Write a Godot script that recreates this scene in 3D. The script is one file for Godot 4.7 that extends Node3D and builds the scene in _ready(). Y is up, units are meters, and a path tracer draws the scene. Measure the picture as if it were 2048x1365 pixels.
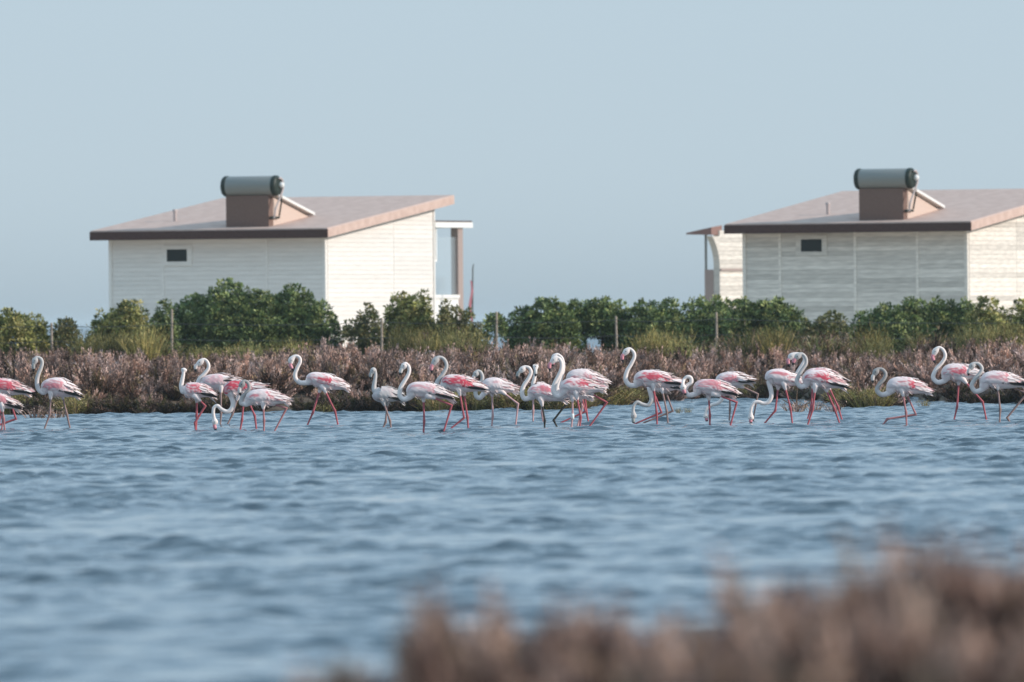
extends Node3D
# A shallow lagoon with flamingos, a scrub bank and two shed-roofed houses, seen through a 400 mm lens from standing height. Metres, y up, water at 0.

const FOCAL := 22750.0          # focal length in photo pixels (2048 wide)
const EYE := 1.67
const ROLL := 0.5
const FOCUS := 181.0

var rng := RandomNumberGenerator.new()
var noise := FastNoiseLite.new()
var M := {}
var leaf_material: StandardMaterial3D

func _ready() -> void:
	rng.seed = 41
	noise.seed = 7
	noise.frequency = 1.0
	noise.fractal_octaves = 2
	make_camera_and_light()
	make_materials()
	make_setting()
	make_houses()
	make_scrub()
	make_bushes()
	make_fence()
	make_small_things()
	make_flamingos()
	make_near_bank()
	make_water()

func make_camera_and_light() -> void:
	var cam := Camera3D.new()
	cam.name = "camera"
	cam.position = Vector3(0, EYE, 0)
	cam.rotation = Vector3(-41.5 / FOCAL, 0, 0)
	cam.basis = cam.basis * Basis(Vector3(0, 0, 1), deg_to_rad(-ROLL))
	var lens := CameraAttributesPhysical.new()
	lens.frustum_focal_length = 400.0
	lens.frustum_focus_distance = FOCUS
	lens.frustum_near = 1.0
	lens.frustum_far = 40000.0
	lens.exposure_aperture = 4.0
	lens.auto_exposure_enabled = false
	cam.fov = rad_to_deg(2.0 * atan(682.5 / FOCAL))
	cam.near = 1.0
	cam.far = 40000.0
	cam.attributes = lens
	add_child(cam)
	cam.current = true

	var sky := ProceduralSkyMaterial.new()
	sky.sky_top_color = Color(0.74, 0.885, 1.0)
	sky.sky_horizon_color = Color(0.74, 0.805, 0.842)
	sky.sky_curve = 0.14
	sky.ground_bottom_color = Color(0.2, 0.19, 0.18)
	sky.ground_horizon_color = Color(0.6, 0.68, 0.74)
	sky.sun_angle_max = 12.0
	var env := Environment.new()
	env.background_mode = Environment.BG_SKY
	env.sky = Sky.new()
	env.sky.sky_material = sky
	env.tonemap_mode = Environment.TONE_MAPPER_LINEAR
	env.tonemap_exposure = 1.0
	env.fog_enabled = true
	env.fog_density = 0.0001
	env.fog_light_color = Color(0.86, 0.91, 0.93)
	env.sdfgi_enabled = true
	env.ssao_enabled = true
	env.ssil_enabled = true
	var we := WorldEnvironment.new()
	we.name = "environment"
	we.environment = env
	add_child(we)

	var sun := DirectionalLight3D.new()
	sun.name = "sun"
	sun.light_energy = 1.22
	sun.light_color = Color(1.0, 0.96, 0.92)
	sun.light_angular_distance = 0.5
	sun.shadow_enabled = true
	sun.look_at_from_position(Vector3(0.91, 0.40, 0.2), Vector3.ZERO)
	add_child(sun)

# ---------------------------------------------------------------- helpers

func V(x: float, y: float, z := 0.0) -> Vector3:
	return Vector3(x, y, z)

func lin(r: float, g: float, b: float) -> Color:
	return Color(r, g, b).linear_to_srgb()

# where a sight line through a pixel of the photograph is at a given distance
func spot(px: float, py: float, dist: float) -> Vector3:
	var a := deg_to_rad(ROLL)
	var dx := px - 1024.0
	var dy := 682.5 - py
	return Vector3((dx * cos(a) + dy * sin(a)) * dist / FOCAL, EYE + (-dx * sin(a) + dy * cos(a) - 41.5) * dist / FOCAL, -dist)

func mat(called: String, c: Color, rough := 0.8, spec := 0.4) -> StandardMaterial3D:
	var m := StandardMaterial3D.new()
	m.resource_name = called
	m.albedo_color = c
	m.roughness = rough
	m.metallic_specular = spec
	return m

func painted(called: String, rough := 0.8, spec := 0.3) -> StandardMaterial3D:
	var m := mat(called, Color.WHITE, rough, spec)
	m.vertex_color_use_as_albedo = true
	m.cull_mode = BaseMaterial3D.CULL_DISABLED
	return m

func grain(seed_: int, freq: float, lo: Color, hi: Color, octaves := 4) -> NoiseTexture2D:
	var n := FastNoiseLite.new()
	n.seed = seed_
	n.frequency = freq
	n.fractal_octaves = octaves
	var t := NoiseTexture2D.new()
	t.width = 512
	t.height = 512
	t.seamless = true
	t.noise = n
	var g := Gradient.new()
	g.set_color(0, lo)
	g.set_color(1, hi)
	t.color_ramp = g
	return t

func bumps(seed_: int, freq: float, strength: float) -> NoiseTexture2D:
	var n := FastNoiseLite.new()
	n.seed = seed_
	n.frequency = freq
	n.fractal_octaves = 4
	var t := NoiseTexture2D.new()
	t.width = 512
	t.height = 512
	t.seamless = true
	t.noise = n
	t.as_normal_map = true
	t.bump_strength = strength
	return t

func wrapped(called: String, tex: Texture2D, scale: Vector3, rough := 0.85, tint := Color.WHITE) -> StandardMaterial3D:
	var m := mat(called, tint, rough, 0.3)
	m.albedo_texture = tex
	m.uv1_triplanar = true
	m.uv1_scale = scale
	return m

var taken := {}
func numbered(called: String, under: Node) -> String:
	var key := str(under.get_instance_id()) + called
	var k: int = taken.get(key, 0)
	taken[key] = k + 1
	return called if k == 0 else "%s_%03d" % [called, k]

func obj(called: String, mesh: Mesh, m: Material, under: Node = self, at := Transform3D()) -> MeshInstance3D:
	var o := MeshInstance3D.new()
	o.name = numbered(called, under)
	o.mesh = mesh
	o.material_override = m
	o.transform = at
	under.add_child(o, true)
	return o

func thing(called: String, label: String, category: String, at := Vector3.ZERO, turn := 0.0, group := "") -> Node3D:
	var o := Node3D.new()
	o.name = numbered(called, self)
	o.position = at
	o.rotation.y = turn
	add_child(o, true)
	tag(o, label, category, group)
	return o

func tag(o: Node, label: String, category: String, group := "") -> void:
	if label:
		o.set_meta("label", label)
	if category:
		o.set_meta("category", category)
	if group:
		o.set_meta("group", group)

func structure(o: Node, label := "") -> void:
	o.set_meta("kind", "structure")
	if label:
		o.set_meta("label", label)

# a surface under construction
class Surf:
	var v := PackedVector3Array()
	var c := PackedColorArray()
	var n := PackedVector3Array()
	var i := PackedInt32Array()

	func vert(p: Vector3, col := Color.WHITE) -> int:
		v.append(p)
		c.append(col)
		return v.size() - 1

	func tri(a: int, b: int, d: int) -> void:
		i.append(a)
		i.append(b)
		i.append(d)

	func quad(a: int, b: int, d: int, e: int) -> void:
		tri(a, b, d)
		tri(a, d, e)

	# eight corners, faces wound clockwise from outside, corners not shared so that edges stay crisp
	func hexa(p: Array, col := Color.WHITE) -> void:
		for f in [[0, 1, 2, 3], [7, 6, 5, 4], [4, 5, 1, 0], [5, 6, 2, 1], [6, 7, 3, 2], [7, 4, 0, 3]]:
			var k := v.size()
			for j in 4:
				vert(p[f[j]], col)
			quad(k, k + 1, k + 2, k + 3)

	func box(lo: Vector3, hi: Vector3, col := Color.WHITE) -> void:
		hexa([Vector3(lo.x, hi.y, lo.z), Vector3(hi.x, hi.y, lo.z), Vector3(hi.x, hi.y, hi.z), Vector3(lo.x, hi.y, hi.z),
			Vector3(lo.x, lo.y, lo.z), Vector3(hi.x, lo.y, lo.z), Vector3(hi.x, lo.y, hi.z), Vector3(lo.x, lo.y, hi.z)], col)

	# rings of equally many points, joined and capped
	func loft(rings: Array, cols: Array, cap := true) -> void:
		var first := v.size()
		var k: int = rings[0].size()
		for r in rings.size():
			for j in k:
				vert(rings[r][j], cols[r] if cols[r] is Color else cols[r][j])
		for r in rings.size() - 1:
			for j in k:
				var a := first + r * k + j
				var b := first + r * k + (j + 1) % k
				quad(a, b, b + k, a + k)
		if cap:
			for end in [0, rings.size() - 1]:
				var mid := Vector3.ZERO
				for p in rings[end]:
					mid += p / k
				var m := vert(mid, cols[end] if cols[end] is Color else cols[end][0])
				for j in k:
					var a: int = first + end * k + j
					var b: int = first + end * k + (j + 1) % k
					if end == 0:
						tri(m, b, a)
					else:
						tri(m, a, b)

	func tube(path: Array, radii: Array, col, sides := 8, up := Vector3(0, 0, 1)) -> void:
		var rings := []
		var cols := []
		for q in path.size():
			var t: Vector3 = (path[mini(q + 1, path.size() - 1)] - path[maxi(q - 1, 0)]).normalized()
			var x := t.cross(up if absf(t.dot(up)) < 0.95 else Vector3(1, 0, 0)).normalized()
			var y := x.cross(t)
			var ring := PackedVector3Array()
			for j in sides:
				var a := TAU * j / sides
				ring.append(path[q] + (x * cos(a) + y * sin(a)) * radii[q])
			rings.append(ring)
			cols.append(col[q] if col is Array else col)
		loft(rings, cols)

	func mesh(smooth := true) -> ArrayMesh:
		if n.is_empty():
			n.resize(v.size())
			for k in range(0, i.size(), 3):
				var a := v[i[k]]
				var cr := (v[i[k + 2]] - a).cross(v[i[k + 1]] - a)
				n[i[k]] += cr
				n[i[k + 1]] += cr
				n[i[k + 2]] += cr
			for k in n.size():
				n[k] = n[k].normalized() if n[k].length_squared() > 0.0 else Vector3.UP
		var arrays := []
		arrays.resize(Mesh.ARRAY_MAX)
		arrays[Mesh.ARRAY_VERTEX] = v
		arrays[Mesh.ARRAY_NORMAL] = n
		arrays[Mesh.ARRAY_COLOR] = c
		arrays[Mesh.ARRAY_INDEX] = i
		var out := ArrayMesh.new()
		out.add_surface_from_arrays(Mesh.PRIMITIVE_TRIANGLES, arrays)
		return out

func box_mesh(lo: Vector3, hi: Vector3) -> ArrayMesh:
	var s := Surf.new()
	s.box(lo, hi)
	return s.mesh()

func curve(pts: Array, t: float):
	# Catmull-Rom through a list of floats, vectors or colours; t runs 0 .. size - 1
	var k := clampi(int(t), 0, pts.size() - 2)
	var f := t - k
	var p1 = pts[k]
	var p2 = pts[k + 1]
	var p0 = pts[maxi(k - 1, 0)]
	var p3 = pts[mini(k + 2, pts.size() - 1)]
	return 0.5 * ((p1 * 2.0) + (p2 - p0) * f + (p0 * 2.0 - p1 * 5.0 + p2 * 4.0 - p3) * f * f + (p1 * 3.0 - p0 - p2 * 3.0 + p3) * f * f * f)

func make_materials() -> void:
	M.plumage = painted("plumage", 0.75, 0.25)
	M.bill = painted("bill", 0.4, 0.4)
	M.eye = mat("eye", Color(0.05, 0.04, 0.03), 0.2)
	M.twig = painted("dry_twig", 0.85, 0.2)
	M.leaf = painted("leaf", 0.55, 0.35)
	M.leaf.backlight = Color(0.65, 0.72, 0.3)
	M.bark = wrapped("bark", grain(3, 0.03, Color(0.25, 0.19, 0.15), Color(0.5, 0.42, 0.35)), Vector3(3, 1, 3))
	M.soil = wrapped("soil", grain(4, 0.02, Color(0.24, 0.19, 0.15), Color(0.45, 0.38, 0.31)), Vector3(0.5, 0.5, 0.5))
	M.sand = wrapped("pale_sand", grain(14, 0.02, Color(0.70, 0.66, 0.60), Color(0.82, 0.78, 0.72)), Vector3(0.3, 0.3, 0.3))
	M.roof = wrapped("roof_coating", grain(5, 0.012, Color(0.72, 0.615, 0.565), Color(0.80, 0.70, 0.65)), Vector3(0.4, 0.4, 0.4), 0.85)
	M.fascia = wrapped("brown_fascia", grain(6, 0.02, Color(0.28, 0.21, 0.195), Color(0.34, 0.26, 0.24)), Vector3(1, 1, 1), 0.7)
	M.block = wrapped("rendered_block", grain(8, 0.03, Color(0.43, 0.345, 0.31), Color(0.50, 0.41, 0.37)), Vector3(1.2, 1.2, 1.2), 0.9)
	M.sunlit_block = wrapped("sunlit_render", grain(12, 0.03, Color(0.74, 0.655, 0.60), Color(0.83, 0.745, 0.69)), Vector3(1.2, 1.2, 1.2), 0.9)  # lit copy of the block's render, sunlight put into its colour
	M.white = mat("white_paint", Color(0.88, 0.87, 0.85), 0.6)
	M.taupe = mat("taupe_paint", Color(0.62, 0.55, 0.52), 0.7)
	M.tank = mat("tank_steel", Color(0.52, 0.52, 0.50), 0.38)
	M.tank.metallic = 0.1
	M.cap = mat("tank_cap", Color(0.13, 0.17, 0.14), 0.5)
	M.pipe = mat("grey_pipe", Color(0.72, 0.66, 0.64), 0.5)
	M.dark = mat("dark_opening", Color(0.12, 0.14, 0.13), 0.3)
	M.post = wrapped("weathered_post", grain(9, 0.02, Color(0.52, 0.47, 0.42), Color(0.72, 0.66, 0.60)), Vector3(4, 0.6, 4), 0.9)
	M.wire = mat("fence_wire", Color(0.33, 0.34, 0.33), 0.5)
	M.red_cloth = wrapped("red_cloth", grain(10, 0.02, Color(0.74, 0.46, 0.50), Color(0.80, 0.53, 0.56)), Vector3(2, 2, 2), 0.9)
	M.awning = mat("awning_brown", Color(0.52, 0.40, 0.365), 0.8)
	M.screen = mat("glass_screen", Color(0.75, 0.80, 0.82, 0.15), 0.05)
	M.screen.transparency = BaseMaterial3D.TRANSPARENCY_ALPHA
	for k in 4:
		var w := 0.925 + 0.008 * k
		M["board_%d" % k] = wrapped("white_board_%d" % k, grain(20 + k, 0.01, Color(w * 0.895, w * 0.87, w * 0.84), Color(w * 0.945, w * 0.92, w * 0.89)), Vector3(0.25, 2.0, 0.25), 0.65)
		var g := 0.76 + 0.04 * k
		M["old_board_%d" % k] = wrapped("weathered_board_%d" % k, grain(30 + k, 0.012, Color(g * 0.90, g * 0.865, g * 0.82), Color(g * 1.07, g * 1.03, g * 0.975)), Vector3(0.3, 2.4, 0.3), 0.75)
	# murky lagoon water: silt scatters under a clear surface
	M.water = mat("lagoon_water", Color(0.26, 0.325, 0.365), 0.03, 0.62)
	M.water.normal_enabled = true
	M.water.normal_texture = bumps(50, 0.02, 3.0)
	M.water.normal_scale = 0.4
	M.water.uv1_triplanar = true
	M.water.uv1_world_triplanar = true
	M.water.uv1_scale = Vector3(0.9, 0.9, 0.9)
	M.sea = M.water.duplicate()
	M.sea.roughness = 0.3
	M.sea.uv1_scale = Vector3(0.1, 0.1, 0.1)

# ---------------------------------------------------------------- setting

var shore_x := [-14.0, -9.7, -6.5, -4.0, -2.0, 0.75, 1.9, 3.9, 5.9, 6.3, 7.0, 7.9, 8.5, 9.6, 14.0]
var shore_d := [212.0, 211.0, 207.6, 210.0, 210.0, 209.5, 219.0, 234.0, 231.0, 208.5, 209.0, 243.0, 217.0, 214.5, 212.0]

func shore(x: float) -> float:
	var k := 0
	while k < shore_x.size() - 2 and x > shore_x[k + 1]:
		k += 1
	var f := clampf((x - shore_x[k]) / (shore_x[k + 1] - shore_x[k]), 0.0, 1.0)
	f = f * f * (3.0 - 2.0 * f)
	return lerpf(shore_d[k], shore_d[k + 1], f) + 0.5 * noise.get_noise_1d(x * 1.3)

func land_height(x: float, z: float) -> float:
	var s := -z - shore(x)
	var h := -0.35
	if s > -2.0:
		h = -0.05 + s * 0.15 if s < 0.5 else 0.025 + 0.5 * (1.0 - exp(-(s - 0.5) / 9.0))
	h += 0.05 * noise.get_noise_2d(x * 0.6, z * 0.6) * clampf(s, 0.0, 1.0)
	if z < -330.0:
		h = lerpf(h, -0.4, clampf((-z - 330.0) / 15.0, 0.0, 1.0))
	return maxf(h, -0.4)

func grid(xs: Array, zs: Array, f: Callable) -> ArrayMesh:
	var s := Surf.new()
	for z in zs:
		for x in xs:
			s.vert(Vector3(x, f.call(x, z), z))
	var w := xs.size()
	for r in zs.size() - 1:
		for k in w - 1:
			var a := r * w + k
			s.quad(a, a + w, a + w + 1, a + 1)
	return s.mesh()

func steps(a: float, b: float, d: float) -> Array:
	var out := []
	var n := int(round(absf(b - a) / d))
	for k in n + 1:
		out.append(lerpf(a, b, float(k) / n))
	return out

var waves := []

# wind chop: short-crested sines of many lengths, crests sharpened by shifting points towards them
func water_rows(band: int) -> void:
	var b: Dictionary = bands[band]
	var s: Surf = b.surf
	var w: int = b.cols
	var kx := PackedFloat32Array()
	var kz := PackedFloat32Array()
	var am := PackedFloat32Array()
	var ph := PackedFloat32Array()
	var kk := PackedFloat32Array()
	var inv := PackedFloat32Array()
	for q in waves:
		kx.append(q[0])
		kz.append(q[1])
		am.append(q[2])
		ph.append(q[3])
		kk.append(sqrt(q[0] * q[0] + q[1] * q[1]) * 0.85)
		inv.append(0.85 / sqrt(q[0] * q[0] + q[1] * q[1]))
	var m := waves.size()
	var gust := FastNoiseLite.new()
	gust.seed = 5
	gust.frequency = 0.3
	var v := PackedVector3Array()
	var n := PackedVector3Array()
	var c := PackedColorArray()
	for r in b.rows:
		var z: float = b.z0 - r * b.dz
		for k in w:
			var x: float = b.x0 + k * b.dx
			var g := clampf(0.86 + 1.2 * gust.get_noise_2d(x, z * 0.6), 0.25, 1.7)
			var h := 0.0
			var sx := 0.0
			var sz := 0.0
			var nx := 0.0
			var nz := 0.0
			var press := 0.0
			for q in m:
				var a := kx[q] * x + kz[q] * z + ph[q]
				var co := cos(a) * am[q]
				var si := sin(a) * am[q]
				h += co
				sx -= si * kx[q]
				sz -= si * kz[q]
				nx += si * kx[q] * inv[q]
				nz += si * kz[q] * inv[q]
				press += co * kk[q]
			v.append(Vector3(x - nx * g, h * g, z - nz * g))
			n.append(Vector3(-sx * g, maxf(1.0 - press * g, 0.15), -sz * g).normalized())
			c.append(Color.WHITE)
	s.v = v
	s.n = n
	s.c = c
	var idx := PackedInt32Array()
	for r in b.rows - 1:
		for k in w - 1:
			var a: int = r * w + k
			idx.append(a)
			idx.append(a + w)
			idx.append(a + w + 1)
			idx.append(a)
			idx.append(a + w + 1)
			idx.append(a + 1)
	s.i = idx

var bands := []

func make_setting() -> void:
	# the ground under everything, out to the horizon
	var bed := obj("ground", box_mesh(Vector3(-4000, -1.4, -20000), Vector3(4000, -0.9, 60)), M.soil)
	structure(bed)
	var land := obj("bank_terrain", grid(steps(-26, 26, 0.4), steps(-205, -261, 0.7), land_height), M.soil)
	structure(obj("sand_terrain", grid(steps(-26, 26, 2.0), steps(-261, -345, 2.0), land_height), M.sand), "pale sand behind the fence round the houses")
	structure(land, "low earth bank under the scrub between lagoon and houses")

	var r2 := RandomNumberGenerator.new()
	r2.seed = 12
	for k in 28:
		var length: float = 0.18 * pow(4.6, k / 27.0)
		var a := -PI * 0.5 + 0.2 + r2.randf_range(-0.85, 0.85)
		var kk := TAU / length
		var steep := 0.0072 if length < 0.38 else 0.0104
		waves.append([cos(a) * kk, sin(a) * kk, steep * length * r2.randf_range(0.6, 1.4), r2.randf() * TAU])
	for b in [[-244.0, -160.0, 13.2, 0.07], [-160.0, -105.0, 9.9, 0.075], [-105.0, -46.2, 6.6, 0.075]]:
		var dx := 0.05
		var rows := int(round((b[1] - b[0]) / b[3])) + 1
		bands.append({"x0": -b[2], "cols": int(round(2.0 * b[2] / dx)) + 1, "dx": dx, "z0": b[1], "dz": (b[1] - b[0]) / (rows - 1), "rows": rows, "surf": Surf.new()})
	var group := WorkerThreadPool.add_group_task(water_rows, bands.size(), -1, true)
	WorkerThreadPool.wait_for_group_task_completion(group)
	# calmer water away to both sides and the open sea beyond the bank
	var far_water := Surf.new()
	for q in [[-1500.0, -13.2, -244.0, -160.0], [13.2, 1500.0, -244.0, -160.0], [-1500.0, -9.9, -160.0, -105.0], [9.9, 1500.0, -160.0, -105.0], [-1500.0, -6.6, -105.0, -34.0], [6.6, 1500.0, -105.0, -34.0], [-6.6, 6.6, -46.2, -34.0]]:
		var k := far_water.vert(Vector3(q[0], -0.012, q[3]))
		far_water.vert(Vector3(q[0], -0.012, q[2]))
		far_water.vert(Vector3(q[1], -0.012, q[2]))
		far_water.vert(Vector3(q[1], -0.012, q[3]))
		far_water.quad(k, k + 1, k + 2, k + 3)
	structure(obj("lagoon_water", far_water.mesh(), M.water))
	var sea := Surf.new()
	sea.vert(Vector3(-4000, 0, -336))
	sea.vert(Vector3(-4000, 0, -18000))
	sea.vert(Vector3(4000, 0, -18000))
	sea.vert(Vector3(4000, 0, -336))
	sea.quad(0, 1, 2, 3)
	structure(obj("sea", sea.mesh(), M.sea), "pale open sea behind the bank")

var feet := []   # where legs pass through the surface

# rings spread from every leg, then the rippled sheets are set down
func make_water() -> void:
	for b in bands:
		var st: Surf = b.surf
		for f in feet:
			var k0 := int(round((f.x - b.x0) / b.dx))
			var r0 := int(round((b.z0 - f.z) / b.dz))
			for r in range(maxi(r0 - 7, 0), mini(r0 + 8, b.rows)):
				for k in range(maxi(k0 - 9, 0), mini(k0 + 10, b.cols)):
					var at: int = r * b.cols + k
					var d := Vector2(st.v[at].x - f.x, st.v[at].z - f.z)
					var l := maxf(d.length(), 0.01)
					var fall := 0.0055 * exp(-l / 0.17)
					var swing := l * TAU / 0.16
					st.v[at].y += fall * cos(swing)
					var slope := -fall * sin(swing) * TAU / 0.16
					st.n[at] = (st.n[at] - Vector3(d.x, 0, d.y) / l * slope).normalized()
		structure(obj("water", st.mesh(), M.water), "wind rippled blue lagoon water")
	bands.clear()

# ---------------------------------------------------------------- houses

func house_base(called: String, label: String, px: float, dist: float, turn: float) -> Node3D:
	var p := spot(px, 640.0, dist)
	p.y = 0.45
	return thing(called, label, "house", p, turn)

# a wall of lapped boards from a to b, each board a part under the wall's core
func boarded(under: Node3D, a: Vector3, b: Vector3, out: Vector3, top_a: float, top_b: float, seams: Array, kind: String, thick := 0.16) -> void:
	var core := Surf.new()
	core.hexa([Vector3(a.x, top_a, a.z), Vector3(b.x, top_b, b.z), Vector3(b.x, top_b, b.z) - out * thick, Vector3(a.x, top_a, a.z) - out * thick,
		a, b, b - out * thick, a - out * thick])
	var wall := obj("wall", core.mesh(), M[kind + "_0"], under)
	var step := 0.115
	var low := minf(top_a, top_b)
	var high := maxf(top_a, top_b)
	for s in seams.size() - 1:
		var y := a.y
		var pick := 0
		while y < high - 0.03:
			var f0: float = seams[s] + 0.0008
			var f1: float = seams[s + 1] - 0.0008
			var y1 := minf(y + step - 0.008, high)
			# boards under the slope of the roof are cut to it
			var t0 := lerpf(top_a, top_b, f0)
			var t1 := lerpf(top_a, top_b, f1)
			if y >= maxf(t0, t1) - 0.02:
				break
			if t0 < y + 0.02 and t1 > t0:
				f0 = clampf((y + 0.02 - top_a) / (top_b - top_a), f0, f1)
				t0 = lerpf(top_a, top_b, f0)
			var p := a.lerp(b, f0)
			var q := a.lerp(b, f1)
			var u0 := minf(y1, t0)
			var u1 := minf(y1, t1)
			var st := Surf.new()
			var lo := 0.013
			var hi := 0.008
			st.hexa([Vector3(p.x, u0, p.z) + out * hi, Vector3(q.x, u1, q.z) + out * hi, Vector3(q.x, u1, q.z) + out * 0.001, Vector3(p.x, u0, p.z) + out * 0.001,
				Vector3(p.x, y, p.z) + out * lo, Vector3(q.x, y, q.z) + out * lo, Vector3(q.x, y, q.z) + out * 0.001, Vector3(p.x, y, p.z) + out * 0.001])
			pick = rng.randi_range(0, 3)
			obj("siding_board", st.mesh(), M["%s_%d" % [kind, pick]], wall)
			y += step

# local axes: x along the front wall to its right corner, z out of the front wall, origin at the right front corner of the wall
func house(h: Node3D, kind: String, window_x: float, window_y: float, vent: Vector2, front_seams: Array, side_seams: Array) -> void:
	const W := 5.92      # front wall length
	const D := 6.84      # side wall length
	const EAVE := 3.365   # wall top at the front, above the base
	const RISE := 0.11   # roof rise per metre of depth
	var top := func(z: float) -> float: return EAVE + 0.03 - z * RISE
	boarded(h, V(-W, 0, 0), V(0, 0, 0), V(0, 0, 1), top.call(0.0), top.call(0.0), front_seams, kind)
	boarded(h, V(0, 0, -0.16), V(0, 0, -D), V(1, 0, 0), top.call(-0.16), top.call(-D), side_seams, kind)
	var rest := Surf.new()
	rest.hexa([V(-W, top.call(-D), -D), V(0, top.call(-D), -D), V(0, top.call(-D), -D + 0.15), V(-W, top.call(-D), -D + 0.15), V(-W, 0, -D), V(-0.162, 0, -D), V(-0.162, 0, -D + 0.15), V(-W, 0, -D + 0.15)])
	obj("wall", rest.mesh(), M[kind + "_1"], h)
	var left := Surf.new()
	left.hexa([V(-W, top.call(-D + 0.15), -D + 0.15), V(-W + 0.15, top.call(-D + 0.15), -D + 0.15), V(-W + 0.15, top.call(-0.16), -0.16), V(-W, top.call(-0.16), -0.16),
		V(-W, 0, -D + 0.15), V(-W + 0.15, 0, -D + 0.15), V(-W + 0.15, 0, -0.16), V(-W, 0, -0.16)])
	obj("wall", left.mesh(), M[kind + "_2"], h)
	for q in range(1, front_seams.size() - 1):
		var bx: float = -W + W * front_seams[q]
		obj("batten", box_mesh(Vector3(bx - 0.035, 0, 0.001), Vector3(bx + 0.035, top.call(0.0) - 0.02, 0.027)), M[kind + "_3"], h)
	# corner boards
	for q in [[V(0.0, 0, 0.003), 0.0], [V(-W, 0, 0.003), 0.0], [V(0.003, 0, -D), -D]]:
		var p: Vector3 = q[0]
		var t: float = top.call(q[1]) - 0.02
		obj("corner_board", box_mesh(Vector3(p.x - 0.05, 0, p.z - 0.045), Vector3(p.x + 0.035, t, p.z + 0.035)), M[kind + "_3"], h)
	# shed roof slab with rounded drip edges
	var x0 := -W - 0.34
	var x1 := 0.32
	var z0 := 0.50
	var z1 := -D - 0.66
	var y0: float = top.call(z0)
	var y1: float = top.call(z1)
	const T := 0.235
	var r := Surf.new()
	var rings := []
	for z in [z0, z1]:
		var y: float = y0 if z == z0 else y1
		var ring := PackedVector3Array()
		for q in [[x0, 0.0], [x0, T - 0.03], [x0 + 0.03, T], [x1 - 0.03, T], [x1, T - 0.03], [x1, 0.0]]:
			ring.append(V(q[0], y + q[1], z))
		rings.append(ring)
	for j in 6:
		var a: Vector3 = rings[0][j]
		var b: Vector3 = rings[0][(j + 1) % 6]
		var c: Vector3 = rings[1][(j + 1) % 6]
		var d: Vector3 = rings[1][j]
		var k := r.vert(a)
		r.vert(b)
		r.vert(c)
		r.vert(d)
		r.quad(k, k + 1, k + 2, k + 3)
	for e in 2:
		var k := r.v.size()
		for j in 6:
			r.vert(rings[e][j])
		for j in range(1, 5):
			if e == 0:
				r.tri(k, k + j + 1, k + j)
			else:
				r.tri(k, k + j, k + j + 1)
	var roof := obj("roof", r.mesh(), M.roof, h)
	var f := Surf.new()
	f.box(V(x0 - 0.004, y0 - 0.012, z0 + 0.002), V(x1 + 0.004, y0 + T - 0.035, z0 + 0.03))
	obj("fascia", f.mesh(), M.fascia, roof)
	var pipe := Surf.new()
	var vx := x0 + vent.x
	var vz := z0 - vent.y
	var vy: float = top.call(vz) + T
	pipe.tube([V(vx, vy - 0.05, vz), V(vx, vy + 0.22, vz), V(vx, vy + 0.23, vz), V(vx, vy + 0.30, vz)], [0.045, 0.045, 0.06, 0.06], Color.WHITE, 12)
	obj("vent_pipe", pipe.mesh(), M.pipe, roof)
	# small high window in its square surround
	var win := Surf.new()
	var wx := -W + window_x
	win.box(V(wx - 0.28, window_y - 0.155, 0.0), V(wx + 0.28, window_y + 0.155, 0.03))
	var pane := obj("window", win.mesh(), M.dark, h)
	for q in [[-0.42, 0.42, 0.155, 0.26], [-0.42, 0.42, -0.26, -0.155], [-0.42, -0.28, -0.155, 0.155], [0.28, 0.42, -0.155, 0.155]]:
		obj("frame", box_mesh(V(wx + q[0], window_y + q[2], 0.0), V(wx + q[1], window_y + q[3], 0.034)), M[kind + "_1"], pane)

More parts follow.
